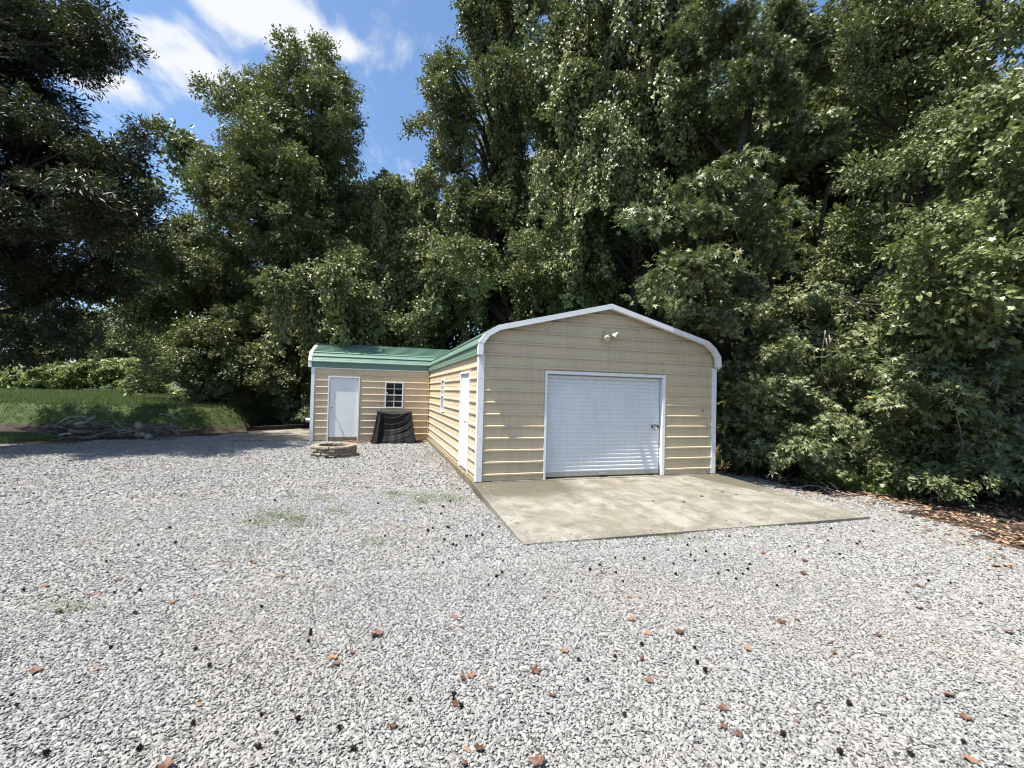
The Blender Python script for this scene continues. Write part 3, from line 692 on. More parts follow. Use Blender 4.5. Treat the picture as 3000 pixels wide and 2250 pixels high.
# ---------------------------------------------------------------- fire pit, one block at a time
def build_fire_pit():
    cx, cyy = -2.97, 4.9; z0 = gz(cx, cyy)-.015
    f = thing('fire_pit', 'round fire pit ring of stacked weathered concrete blocks', 'fire pit', (cx, cyy, z0))
    r = random.Random(5); n = 15
    for course in range(4):
        zb = course*.083; R0, R1 = .40, .58; off = (course % 2)*.5+r.uniform(-.1, .1)
        for k in range(n):
            a = (k+off)*2*math.pi/n; da = 2*math.pi/n*.5*r.uniform(.93, .985); h = .079+r.uniform(-.003, .002); j = r.uniform(-.018, .018); az = a+r.uniform(-.02, .02)
            if course == 0 and k == 11: continue
            rr0, rr1 = R0+j, R1+j; m = MB(); rings = []
            for z in (zb, zb+h*.5, zb+h):
                bul = .012 if z == zb+h*.5 else 0
                rings.append([(rr0*math.cos(az-da), rr0*math.sin(az-da), z), ((rr1+bul)*math.cos(az-da), (rr1+bul)*math.sin(az-da), z), ((rr1+bul+.008)*math.cos(az), (rr1+bul+.008)*math.sin(az), z), ((rr1+bul)*math.cos(az+da), (rr1+bul)*math.sin(az+da), z), (rr0*math.cos(az+da), rr0*math.sin(az+da), z)])
            rings = [[(x+r.uniform(-.004, .004), y+r.uniform(-.004, .004), z+r.uniform(-.002, .002)) for x, y, z in q] for q in rings]
            b = len(m.v)
            m.add(rings[0]+rings[1]+rings[2], [(i, (i+1) % 5, 5+(i+1) % 5, 5+i) for i in range(5)]+[(5+i, 5+(i+1) % 5, 10+(i+1) % 5, 10+i) for i in range(5)]+[(4, 3, 2, 1, 0), (10, 11, 12, 13, 14)])
            m.build('block', MAT['block'], f, bevel=.008)
build_fire_pit()

# ---------------------------------------------------------------- covered grill
def build_grill():
    gx, gy = -1.26, 7.72; z0 = gz(gx, gy)
    g = thing('covered_grill', 'grill under a black draped cover against the shed wall', 'grill', (gx, gy, z0))
    nu, nv = 240, 64; V = []
    def rect(t, hw, hd):
        # perimeter of a rectangle from the front-left corner, counter-clockwise seen from above
        L = 4*(hw+hd); s = t*L
        if s < 2*hw: return -hw+s, -hd
        s -= 2*hw
        if s < 2*hd: return hw, -hd+s
        s -= 2*hd
        if s < 2*hw: return hw-s, hd
        s -= 2*hw; return -hw, hd-s
    H = 1.11
    for j in range(nv+1):
        v = j/nv                                  # 0 at the top rim, 1 at the hem
        hw = .575+.155*v**1.15; hd = .25+.17*v
        for i in range(nu):
            t = i/nu; x, y = rect(t, hw, hd); L = 4*(hw+hd); s = t*L
            front = s < 2*hw; u = x/hw
            top = H-.10*(1-abs(u)**2.2) if y < 0 else H-.05
            z = top*(1-v)
            out = 0.0
            if front:
                # swags hung between the two raised front corners
                k = v-.42*(1-u*u)*(1-v*.4)+.05*math.sin(3*u+1); amp = .017*math.exp(-((v-.35)/.40)**2)*(1-abs(u)**4)*(.6+.4*math.sin(2.1*u+.6))
                out += amp*math.sin(2*math.pi*3.7*k+1.2*u)+.6*amp*math.sin(2*math.pi*8.3*k+4*u)-.09*(1-u*u)*math.sin(math.pi*min(1, v*1.1))
                out += .03*v*math.sin(u*7+1.0)*v+.014*v*math.sin(u*17+2)
                # loose flap near the left corner
                out += .085*math.exp(-((u+.80)/.055)**2)*min(1, v*3)*(.6+.4*v)-.06*math.exp(-((u+.64)/.06)**2)*min(1, v*3)
                y -= out
            else:
                fold = .022*v*math.sin(s*21)+.012*v*math.sin(s*37+1)
                cxn = math.hypot(x, y); x *= 1+fold/cxn; y *= 1+fold/cxn
            if v > .97: z += .012*math.sin(s*9)+.008*math.sin(s*23)
            V.append((x, y, max(z, .004)))
    F = [(j*nu+i, j*nu+(i+1) % nu, (j+1)*nu+(i+1) % nu, (j+1)*nu+i) for j in range(nv) for i in range(nu)]
    F = [tuple(reversed(f)) for f in F]
    c0 = len(V); V.append((0, .05, H-.06)); F += [(i, (i+1) % nu, c0) for i in range(nu)]
    m = MB(); m.v = V; m.f = F; m.build('cover', MAT['cover'], g, True)
    m = MB(); m.box((-.5, -.18, .0), (.5, .3, .12)); m.build('cart', MAT['darkmetal'], g)
build_grill()

# ---------------------------------------------------------------- leaf meshes
LEAF = {
 'oval': (np.array([(0,0,0),(.32,.25,.05),(.72,.2,.03),(1,0,-.08),(.72,-.2,.03),(.32,-.25,.05)]), [(0,3,2,1),(0,5,4,3)]),
 'heart': (np.array([(0,0,0),(-.12,.28,.0),(.2,.44,.10),(.62,.3,.04),(1,0,-.22),(.62,-.3,.02),(.2,-.46,.13),(-.12,-.28,.02)]), [(0,4,3,2),(0,2,1),(0,6,5,4),(0,7,6)]),
 'lance': (np.array([(0,0,0),(.45,.15,.04),(1,0,-.06),(.45,-.15,.04)]), [(0,2,1),(0,3,2)]),
 'star': (np.array([(0.25,0,.03),(0,0,0),(.02,.50,-.03),(.25,.17,.02),(.62,.52,-.05),(.45,.13,.02),(1,0,-.09),(.45,-.13,.02),(.62,-.52,-.05),(.25,-.17,.02),(.02,-.50,-.03)]),
          [(0,3,2,1),(0,5,4,3),(0,7,6,5),(0,9,8,7),(0,1,10,9)]),
 'broadstar': (np.array([(0.3,0,.0),(0,0,0),(.0,.42,0),(.26,.26,0),(.62,.46,0),(.58,.2,0),(1,0,0),(.58,-.2,0),(.62,-.46,0),(.26,-.26,0),(.0,-.42,0)]),
          [(0,3,2,1),(0,5,4,3),(0,7,6,5),(0,9,8,7),(0,1,10,9)]),
 'blade': (np.array([(0,.04,0),(0,-.04,0),(.55,-.025,.0),(1,0,0),(.55,.025,0)]), [(0,1,2,4),(4,2,3)]),
}
def leaf_cloud(shape, P, D, Nn, S, rnd=None):
    """leaves at P, pointing along D with face normal near Nn, size S -> V, F lists, rnd"""
    T, polys = LEAF[shape]; n = len(P); k = len(T)
    D = unit(D); W = unit(np.cross(Nn, D)); Nz = np.cross(D, W)
    S = np.broadcast_to(np.asarray(S, float), (n,))[:, None, None]
    V = P[:, None, :] + S*(T[None, :, 0:1]*D[:, None, :] + T[None, :, 1:2]*W[:, None, :] + T[None, :, 2:3]*Nz[:, None, :])
    base = (np.arange(n)*k)[:, None]; F = {}
    for p in polys: F.setdefault(len(p), []).append(base+np.array(p)[None, :])
    rnd = RNG.uniform(0, 1, n) if rnd is None else rnd
    return V.reshape(-1, 3), [np.concatenate(v) for v in F.values()], np.repeat(rnd, k)
def join_parts(parts):
    V, F, A, off = [], {}, [], 0
    for v, fs, a in parts:
        V.append(v); A.append(a)
        for f in fs: F.setdefault(f.shape[1], []).append(f+off)
        off += len(v)
    return np.concatenate(V), [np.concatenate(x) for x in F.values()], np.concatenate(A)
def rnd_dir(n, zlo=-1, zhi=1, rng=RNG):
    z = rng.uniform(zlo, zhi, n); a = rng.uniform(0, 2*math.pi, n); s = np.sqrt(1-z*z); return np.stack([s*np.cos(a), s*np.sin(a), z], 1)
def spray_mesh(shape, R, leaf, twigs, per, seed, droop=.35, flat=.7, zlo=-.35, up=.9, spread=.16):
    """a leafy branch end: twigs fan out of the middle, leaves sit along them facing the light"""
    rng = np.random.default_rng(seed); td = rnd_dir(twigs, zlo, .95, rng); td[:, 2] *= flat
    tl = R*rng.uniform(.55, 1.05, twigs)
    s = rng.uniform(.25, 1.0, (twigs, per))**.8
    P = td[:, None, :]*(tl[:, None]*s)[:, :, None]
    P[:, :, 2] -= droop*R*(s**2)*.45
    P = P+rng.normal(0, spread*R*.55, P.shape)
    P = P.reshape(-1, 3); n = len(P)
    d = np.repeat(td, per, 0)+rng.normal(0, .75, (n, 3)); d[:, 2] -= droop*.9
    nn = np.array([0, 0, up])+.75*unit(P)+rng.normal(0, .62, (n, 3))
    V, F, A = leaf_cloud(shape, P, d, nn, leaf*np.clip(rng.normal(1, .25, n), .5, 1.6), rng.uniform(0, 1, n))
    return np_mesh('spray', V, F, {'rnd': A})
def vine_mesh(shape, length, leaf, n, seed, width=.16):
    rng = np.random.default_rng(seed); t = rng.uniform(0, 1, n)
    P = np.stack([rng.normal(0, width, n)*(1-.5*t), rng.normal(0, width, n)*(1-.5*t), -t*length], 1)
    P[:, :2] += .12*np.stack([np.sin(t*5+seed), np.cos(t*4+seed)], 1)
    d = np.concatenate([rng.normal(0, .6, (n, 2)), -np.ones((n, 1))], 1); o = unit(np.concatenate([P[:, :2], np.zeros((n, 1))], 1))
    nn = o*1.0+np.array([0, 0, .55])+rng.normal(0, .35, (n, 3))
    V, F, A = leaf_cloud(shape, P, d, nn, leaf*rng.uniform(.6, 1.4, n), rng.uniform(0, 1, n))
    return np_mesh('strand', V, F, {'rnd': A})
PROTO = {}
def make_protos():
    def S(key, mat, n, fn): PROTO[key] = ([proto(key+'_proto', fn(k), MAT[mat]) for k in range(n)], mat)
    S('gum', 'gum', 4, lambda k: spray_mesh('star', .62, .128, 32, 10, 100+k, .6, .62, -.3, .9))
    S('bigvine', 'bright', 4, lambda k: spray_mesh('heart' if k == 1 else 'broadstar', .58, .088, 34, 11, 150+k, .75, .8, -.5, .75))
    S('broad', 'oval', 4, lambda k: spray_mesh('oval', .85, .125, 42, 12, 200+k, .35, .85, -.5, .75))
    S('vine', 'vine', 4, lambda k: spray_mesh('heart', .80, .105, 42, 12, 300+k, .6, .85, -.55, .6))
    S('oak', 'oak', 4, lambda k: spray_mesh('lance', .70, .125, 44, 12, 400+k, .35, .75, -.45, .8))
    S('kudzu', 'kudzu', 3, lambda k: spray_mesh('heart', .8, .17, 30, 8, 500+k, .3, .6, -.1, 1.1))
    S('far', 'oval', 4, lambda k: spray_mesh('oval', 1.5, .30, 44, 9, 600+k, .3, .8, -.4, .8))
    S('strand', 'vine', 4, lambda k: vine_mesh('heart', 1.9, .10, 190, 700+k))
    S('weed', 'weed', 3, lambda k: spray_mesh('oval', .30, .06, 16, 8, 800+k, .1, .9, -.05, .9))
    S('under', 'gum', 3, lambda k: spray_mesh('oval', .42, .09, 24, 8, 900+k, .45, .7, -.3, .9))
make_protos()

# ---------------------------------------------------------------- trees
def lobe_points(lobes, R, cover, rng, inner=.3):
    """spray centres, outward directions and sizes: sprays gather in clumps on uneven ellipsoid lobes, with voids between"""
    P, O, S = [], [], []
    for c, rad in lobes:
        rad = np.maximum(np.array(rad)-.85*R, .3*R); a = 4*math.pi*((rad[0]*rad[1])**1.6+(rad[0]*rad[2])**1.6+(rad[1]*rad[2])**1.6)**(1/1.6)/3**(1/1.6)
        n = max(6, int(1.15*cover*a/(math.pi*R*R))); nc = max(4, n//4)
        cd = rnd_dir(nc, -.6, 1, rng); cr = np.where(rng.uniform(0, 1, nc) < inner, rng.uniform(.2, .7, nc), rng.uniform(.8, 1.12, nc))
        i = rng.integers(0, nc, n); d = cd[i]
        p = d*rad*cr[i][:, None]+rng.normal(0, 1, (n, 3))*np.array([.62, .62, .5])*R
        s = rng.uniform(.7, 1.25, n)
        m = max(2, n//5); e = rnd_dir(m, -.1, 1, rng)                        # thin shoots past the outline
        p2 = e*rad*rng.uniform(1.0, 1.18, m)[:, None]+e*R*rng.uniform(.1, .7, m)[:, None]
        P += [np.array(c)+p, np.array(c)+p2]; O += [d, e]; S += [s, rng.uniform(.28, .5, m)]
    return np.concatenate(P), np.concatenate(O), np.concatenate(S)
def limb_path(a, b, rng, n=6, sag=.12):
    a, b = np.array(a, float), np.array(b, float); L = np.linalg.norm(b-a); pts = []
    for i in range(n+1):
        t = i/n; p = a+(b-a)*t; p[2] += L*sag*math.sin(math.pi*t)*.6
        if 0 < i < n: p += rng.normal(0, .035*L, 3)
        pts.append(p)
    return pts
def tree(name, label, cat, base, lobes, key, R, cover, trunk_r, trunk_top, seed, group=None, lean=(0, 0), strands=0, limbs=True, inner=.35, scale=1.0, bark='bark'):
    rng = np.random.default_rng(seed); base = np.array([base[0], base[1], gz(base[0], base[1])-.05])
    t = thing(name, label, cat, tuple(base), group)
    lob = [(np.array(c)-base, r) for c, r in lobes]
    top = np.array([lean[0], lean[1], trunk_top])
    m = MB(); tp = limb_path((0, 0, 0), top, rng, 8, 0.0); tr = [trunk_r*(1.35 if i == 0 else 1)*(1-.75*i/8) for i in range(9)]
    m.tube(tp, tr, 10, .06, rng)
    if limbs:
        for c, r in lob:
            h = np.clip((c[2]-np.linalg.norm(c[:2])*.55)/max(trunk_top, .1), .12, .95); s = np.array(tp[int(h*8)])
            e = c+np.array([0, 0, .2*r[2]]); L = np.linalg.norm(e-s); r0 = min(trunk_r*.5, .02+.022*L)
            pth = limb_path(s, e, rng); m.tube(pth, [r0*(1-.8*i/6) for i in range(7)], 7, .05, rng)
            for _ in range(4):
                q = pth[rng.integers(2, 6)]; e2 = c+rnd_dir(1, -.3, 1, rng)[0]*np.array(r)*.8
                m.tube(limb_path(q, e2, rng, 4), [r0*.4, r0*.32, r0*.24, r0*.15, r0*.06], 5)
    m.build('trunk', MAT[bark], t, True)
    P, O, SC = lobe_points(lob, R, cover, rng, inner)
    keep = P[:, 2] > .12; P, O, SC = P[keep], O[keep], SC[keep]; n = len(P)
    tilt = .55
    rot = np.stack([-O[:, 1]*tilt*rng.uniform(.4, 1.2, n), O[:, 0]*tilt*rng.uniform(.4, 1.2, n), rng.uniform(0, 6.283, n)], 1)
    protos, mt = PROTO[key]
    tag(scatter('crown', key, protos, MAT[mt], P, rot, scale*SC, t), kind='stuff')
    if strands:
        i = rng.choice(n, strands); Q = P[i]+np.stack([rng.normal(0, .2, strands), rng.normal(0, .2, strands), rng.uniform(-.3, .2, strands)], 1)
        rs = np.stack([rng.normal(0, .07, strands), rng.normal(0, .07, strands), rng.uniform(0, 6.283, strands)], 1)
        pr, mt = PROTO['strand']; tag(scatter('vines', 'strand', pr, MAT[mt], Q, rs, rng.uniform(.6, 1.5, strands), t), kind='stuff')
    return t
def L(px, py, dep, rx, rz, ry=None):
    k = dep/FPX; dep = dep*(1+.075*math.sin(px*12.9898+py*78.233)); return (at(px, py, dep), (rx*k, (ry if ry is not None else (rx+rz)/2)*k, rz*k))
def base_at(px, dep): p = at(px, 1150, dep); return (p[0], p[1])

def build_trees():
    # near dark oak at the left edge
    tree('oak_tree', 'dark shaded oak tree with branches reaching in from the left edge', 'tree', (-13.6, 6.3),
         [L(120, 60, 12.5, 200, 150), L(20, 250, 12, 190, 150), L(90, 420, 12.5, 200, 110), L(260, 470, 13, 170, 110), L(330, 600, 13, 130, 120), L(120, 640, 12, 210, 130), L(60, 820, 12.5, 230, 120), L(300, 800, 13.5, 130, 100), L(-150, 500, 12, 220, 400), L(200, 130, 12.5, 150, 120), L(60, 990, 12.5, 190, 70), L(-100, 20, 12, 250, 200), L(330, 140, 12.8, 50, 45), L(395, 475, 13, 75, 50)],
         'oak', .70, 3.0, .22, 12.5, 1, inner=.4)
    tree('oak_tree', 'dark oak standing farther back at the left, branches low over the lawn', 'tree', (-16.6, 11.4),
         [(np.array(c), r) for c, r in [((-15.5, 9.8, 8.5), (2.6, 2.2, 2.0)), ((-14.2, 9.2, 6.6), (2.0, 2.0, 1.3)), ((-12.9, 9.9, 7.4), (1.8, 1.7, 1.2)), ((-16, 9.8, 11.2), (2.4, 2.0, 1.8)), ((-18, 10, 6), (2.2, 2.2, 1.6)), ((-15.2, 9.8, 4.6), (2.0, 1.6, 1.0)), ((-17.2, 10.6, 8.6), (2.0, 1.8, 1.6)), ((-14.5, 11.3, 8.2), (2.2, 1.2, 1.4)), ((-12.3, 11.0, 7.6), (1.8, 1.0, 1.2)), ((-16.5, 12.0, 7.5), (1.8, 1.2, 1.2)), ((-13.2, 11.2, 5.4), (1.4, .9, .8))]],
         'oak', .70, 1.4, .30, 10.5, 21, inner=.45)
    # tall tree left of centre
    tree('hardwood_tree', 'tall pointed leafy tree against the sky behind the shed', 'tree', base_at(860, 22.5),
         [L(895, 180, 22.5, 75, 90), L(870, 240, 22.5, 120, 100), L(770, 340, 22.5, 130, 100), L(930, 370, 22, 160, 110), L(760, 520, 22, 170, 110), L(960, 520, 22, 140, 120), L(830, 300, 22.5, 150, 110), L(965, 310, 22.5, 85, 110), L(735, 300, 22.5, 65, 80), L(710, 440, 22, 100, 80), L(850, 450, 22, 190, 120), L(990, 430, 22.5, 75, 95), L(680, 560, 22, 110, 80), L(820, 620, 21.5, 200, 130), L(1000, 600, 22, 110, 110), L(720, 740, 21.5, 180, 120), L(920, 780, 21.5, 170, 120)],
         'broad', .85, 1.9, .30, 17.0, 2)
    tree('hardwood_tree', 'leaning vine-covered tree with rounded top left of the garage ridge', 'tree', base_at(1180, 24),
         [L(1200, 560, 23.5, 110, 90), L(1130, 640, 23, 110, 110), L(1280, 640, 23, 110, 110), L(1180, 780, 22.5, 170, 130), L(1300, 820, 22.5, 130, 130), L(1100, 860, 22.5, 130, 110), L(1200, 950, 22, 180, 90)],
         'vine', .80, 1.7, .25, 12, 3, strands=260)
    tree('hardwood_tree', 'very tall tree rising out of the frame above the garage left slope', 'tree', base_at(1440, 23),
         [L(1400, 60, 23, 60, 110), L(1330, 240, 22.5, 75, 90), L(1290, 175, 23, 45, 55), L(1480, 90, 23, 120, 130), L(1430, 260, 22.5, 130, 110), L(1320, 380, 22.5, 90, 110), L(1300, 500, 22.5, 80, 90), L(1450, 460, 22, 150, 120), L(1400, 640, 22, 150, 110), L(1520, 620, 22, 130, 120), L(1450, 800, 21.5, 170, 110), L(1560, 260, 23, 130, 130), L(1540, -60, 23, 160, 120), L(1390, -60, 23, 60, 80)],
         'broad', .85, 1.7, .34, 21, 4, strands=160)
    tree('vine_tree', 'leafy tree draped in hanging vines directly above the garage peak', 'tree', base_at(1850, 18.5),
         [L(1700, 330, 17.5, 130, 150), L(1640, 520, 17.5, 110, 140), L(1780, 180, 18, 150, 130), L(1900, 330, 17.5, 170, 150), L(1800, 520, 17, 150, 130), L(1960, 160, 18, 150, 130), L(2000, 480, 17.5, 140, 130), L(1700, 700, 17.5, 120, 110), L(1880, 20, 18.5, 170, 110), L(1700, 40, 19, 140, 130)],
         'vine', .80, 1.6, .30, 17, 5, strands=420, lean=(1.0, 1.0))
    tree('gum_tree', 'tall sweetgum with star-shaped leaves right of the garage peak', 'tree', base_at(2190, 14.2),
         [L(2080, 670, 10.5, 170, 85), L(2150, 560, 11, 150, 100), L(2010, 790, 10.3, 120, 75), L(2230, 740, 10.5, 130, 95), L(1910, 870, 11.5, 100, 50), L(2150, 850, 10.5, 130, 65), L(2260, 610, 11.5, 110, 90), L(2080, 930, 11, 90, 50), L(2200, 300, 15.5, 130, 180), L(2130, 100, 16, 150, 150), L(2330, 420, 15, 110, 150), L(2060, 380, 16, 110, 130), L(2330, 120, 15.5, 140, 170)],
         'gum', .62, 1.5, .28, 15, 6)
    tree('hardwood_tree', 'dim tall tree in the upper right corner behind the sweetgum', 'tree', base_at(2650, 14),
         [L(2520, 80, 14, 150, 150), L(2700, 120, 13, 190, 170), L(2900, 60, 12, 190, 170), L(2560, 330, 13.5, 140, 150), L(2760, 400, 12.5, 170, 150), L(2940, 330, 11.5, 150, 160), L(2600, 580, 13, 130, 130), L(2480, 760, 13.5, 110, 130)],
         'broad', .85, 1.5, .30, 14, 7)
    tree('gum_tree', 'sweetgum leaning in from the right edge with sunlit lower branches', 'tree', base_at(3150, 9.5),
         [L(2640, 1100, 9.0, 150, 90), L(2800, 1050, 8.6, 150, 85), L(2720, 1160, 8.9, 130, 60), L(2600, 1180, 9.8, 110, 80), L(2880, 1180, 8.6, 130, 80), L(2720, 960, 9.0, 140, 65), L(2950, 1000, 8.2, 130, 100), L(2960, 1270, 8.6, 130, 80), L(2500, 1010, 11.5, 110, 65), L(2850, 1340, 9.2, 150, 60), L(3050, 700, 9, 130, 200), L(2420, 900, 12, 90, 80), L(2980, 1370, 8.9, 120, 50)],
         'gum', .62, 1.45, .16, 6.5, 8)
    tree('grape_vine_tree', 'small tree smothered in broad pale vine leaves at right', 'tree', base_at(2980, 8.5),
         [L(2900, 640, 7.2, 150, 110), L(2800, 750, 7.2, 120, 85), L(2970, 500, 7.6, 130, 110), L(2960, 800, 6.9, 130, 100), L(2750, 860, 7.5, 75, 50), L(2860, 890, 7.2, 120, 55), L(2960, 380, 8.2, 120, 100), L(2870, 480, 8.4, 90, 80)],
         'bigvine', .60, 1.6, .12, 5.2, 9)
    tree('sapling', 'young sweetgum sapling with lit leaf tiers beside the garage right wall', 'tree', base_at(2330, 11),
         [L(2300, 1180, 10.5, 110, 70), L(2390, 1230, 10.8, 80, 45), L(2240, 1260, 10.5, 80, 60), L(2180, 1150, 11.5, 80, 110), L(2330, 1320, 10, 120, 60), L(2250, 1000, 11.5, 110, 100), L(2180, 1330, 11, 80, 60)],
         'gum', .62, 1.2, .05, 3.2, 10)
    # second row, right
    tree('hardwood_tree', 'shaded tree crowded behind the sapling right of the garage', 'tree', base_at(2420, 14.5),
         [L(2300, 900, 14, 150, 130), L(2450, 1050, 13.5, 150, 130), L(2300, 1150, 14, 150, 110), L(2560, 900, 13.5, 140, 130), L(2450, 1250, 13, 170, 90), L(2650, 1250, 12.5, 160, 110), L(2700, 1050, 12.5, 150, 120), L(2850, 1150, 12, 170, 140), L(2850, 850, 12, 160, 150), L(2560, 700, 14, 120, 120)],
         'broad', .85, 1.5, .2, 9, 11)
    tree('hardwood_tree', 'dark tree behind the garage right slope with a leaning trunk', 'tree', base_at(2000, 20),
         [L(1850, 700, 20, 160, 130), L(2050, 900, 19.5, 150, 110), L(1700, 840, 20, 150, 100), L(1860, 860, 19.5, 130, 60), L(2180, 1000, 18.5, 140, 150), L(2000, 600, 20.5, 150, 150), L(1600, 740, 21, 130, 130)],
         'broad', .85, 1.35, .22, 12, 12, lean=(-3.2, .5))
    # second row, left of centre
    tree('vine_tree', 'shaggy vine mound of a tree behind the shed roof', 'tree', base_at(1010, 20),
         [L(1050, 790, 20, 130, 130), L(960, 900, 19.5, 140, 120), L(1120, 930, 20, 130, 90), L(1060, 1010, 19.5, 160, 70), L(880, 820, 20, 110, 110)],
         'vine', .80, 1.7, .2, 7.5, 13, strands=160)
    tree('hardwood_tree', 'dark full tree between the oak and the tall pointed tree', 'tree', base_at(560, 22),
         [L(560, 650, 22.5, 130, 90), L(520, 780, 22, 160, 110), L(640, 860, 21.5, 150, 110), L(480, 920, 22, 150, 110), L(620, 1000, 21, 160, 110), L(760, 960, 21, 140, 110), L(700, 1090, 20.5, 150, 80), L(540, 1100, 20.5, 110, 80), L(820, 1090, 20, 110, 90), L(830, 960, 20.5, 120, 100)],
         'broad', .85, 2.1, .22, 8.5, 14)
    tree('bush', 'dark rounded bush at the right end of the lawn bank', 'bush', base_at(640, 21.3),
         [L(600, 1120, 21, 90, 70), L(700, 1170, 21.5, 110, 60), L(640, 1195, 21, 80, 45), L(800, 1180, 21.5, 100, 60), L(870, 1120, 21, 80, 80), L(560, 1170, 21, 55, 45), L(860, 1195, 21.5, 60, 45)],
         'under', .42, 1.7, .06, 2.2, 15)
    # row behind, to close the wood
    back = [(60, 1000, 50, 'distant tree seen low under the oak branches at the left edge', 4.2), (440, 850, 40, 'distant tree in the gap right of the oak', 4.4), (250, 1010, 48, 'low distant tree above the sunlit field', 4.0), (400, 980, 44, 'dark low tree behind the lawn bank', 3.6),
            (700, 620, 31, 'tree mass filling in behind the tall pointed tree', 6.5), (1000, 760, 32, 'background tree seen between pointed tree and vine tree', 5.5), (1300, 700, 31, 'background tree behind the vine-covered round top', 6), (1600, 560, 30, 'background tree above the garage ridge', 7),
            (1900, 500, 28, 'background tree behind the hanging vines', 8), (2250, 450, 25, 'background tree behind the sweetgum crown', 8), (2360, 560, 21, 'background tree closing the gap right of the sweetgum', 4.5), (2550, 400, 22, 'background tree deep in the right wood', 8), (2850, 500, 19, 'background tree behind the right edge', 8), (760, 1060, 30, 'low background tree behind the dark bush', 3.4), (980, 1020, 29, 'low background tree behind the shed roof', 3.6), (1260, 960, 28, 'low background tree behind the roof valley', 4), (1480, 860, 28, 'low background tree behind the garage left slope', 4.5), (1700, 860, 27, 'low background tree behind the garage peak', 4.5), (2030, 720, 24, 'background tree filling the gap above the garage right slope', 3.6), (2000, 950, 30, 'low background tree behind the garage right slope', 5), (2500, 1000, 20, 'low background tree in the right undergrowth', 5), (2900, 1000, 16, 'low background tree behind the right edge branches', 4.5)]
    for i, (px, py, dep, lab, rr) in enumerate(back):
        c = at(px, py, dep); rng = np.random.default_rng(60+i); b = (c[0], c[1]); lob = []
        zc = c[2]
        for _ in range(9):
            lob.append((c+rng.normal(0, 1, 3)*np.array([.45, .35, .5])*rr, tuple(rr*rng.uniform(.33, .5)*np.array([1, 1, .9]))))
        lob.append((np.array([c[0], c[1], max(2, zc-rr*1.0)]), (rr*.6, rr*.5, rr*.6)))
        if zc > rr*1.4: lob.append((np.array([c[0], c[1], max(2, zc-rr*1.6)]), (rr*.6, rr*.5, rr*.6)))
        tree('forest_tree', lab, 'tree', b, lob, 'far', 1.5, 1.05, .28, max(4, zc+rr*.3), 80+i, group='trees of the wood behind', inner=.5, scale=.9)
build_trees()

# ---------------------------------------------------------------- field, lawn and undergrowth
def mound(name, label, px, py, dep, rx, rz, key, R, cover, seed, cat='plant', group=None, n=5):
    rng = np.random.default_rng(seed); lob = []
    for _ in range(n):
        lob.append(L(px+rng.uniform(-.6, .6)*rx, py+rng.uniform(-.2, .5)*rz, dep+rng.uniform(-.5, .8), rx*rng.uniform(.35, .6), rz*rng.uniform(.5, .9)))
    b = at(px, py, dep)
    return tree(name, label, cat, (b[0], b[1]), lob, key, R, cover, .03, .8, seed, group, limbs=False)
def build_undergrowth():
    for i, (px, py, dep, rx, rz, lab) in enumerate([
        (150, 1118, 33, 90, 22, 'sunlit pale green vine mound at the left of the field edge'), (290, 1098, 34, 90, 36, 'taller sunlit vine mound rising behind the lawn'),
        (430, 1128, 32, 60, 26, 'sunlit yellow-green weeds between the vine mound and dark bush'), (10, 1112, 34, 50, 22, 'sunlit pale weeds at the far left edge')]):
        mound('vine_mound', lab, px, py, dep, rx, rz, 'kudzu', .8, 2.2, 30+i, group='sunlit weeds along the field edge')
    mound('shrub', 'leafy dark shrub in front of the shed corner wood', 880, 1215, 20.6, 60, 45, 'under', .42, 2.0, 40, 'bush')
    for i, (px, py, dep, rx, rz, lab) in enumerate([
        (2480, 1300, 11.6, 80, 55, 'shaded low shrub behind the fallen sticks'), (2620, 1310, 11, 90, 60, 'shaded low shrub behind the pale ground weeds'), (2780, 1370, 9.4, 100, 70, 'low shrub right of the pale ground weeds'),
        (2930, 1420, 9.3, 80, 45, 'low leafy shrub at the litter edge on the right'), (2200, 1340, 12, 100, 80, 'low dark shrub tight against the garage rear corner'), (2700, 1250, 10.5, 90, 60, 'mid-height shrub under the sunlit sweetgum branch')]):
        mound('shrub', lab, px, py, dep, rx, rz, 'under', .42, 1.7, 44+i, 'bush', 'shrubs at the edge of the right wood')
    # pale weeds by the sticks
    rng = np.random.default_rng(50); pts = []
    for _ in range(150):
        px = rng.uniform(2370, 2680); t = (px-2370)/310; py = rng.uniform(1372, 1412)+t*38
        p = on_ground(px, py, -.12); pts.append((p[0], p[1], gz(p[0], p[1])+rng.uniform(.02, .16)))
    pr, mt = PROTO['weed']; n = len(pts)
    o = scatter('ground_weeds', 'weed', pr, MAT[mt], pts, np.stack([rng.normal(0, .2, n), rng.normal(0, .2, n), rng.uniform(0, 6.3, n)], 1), rng.uniform(.6, 1.2, n))
    tag(o, 'patch of pale green ground weeds beside the sticks', 'weeds', kind='stuff')
    # broad-leaved seedling standing in the weeds
    p = on_ground(2590, 1400, -.1)
    mound('seedling', 'broad-leaved bright seedling standing in the pale weeds', 2592, 1392, np.dot(p-CAM, FW), 22, 20, 'bigvine', .5, .5, 52, 'plant', n=2)
build_undergrowth()

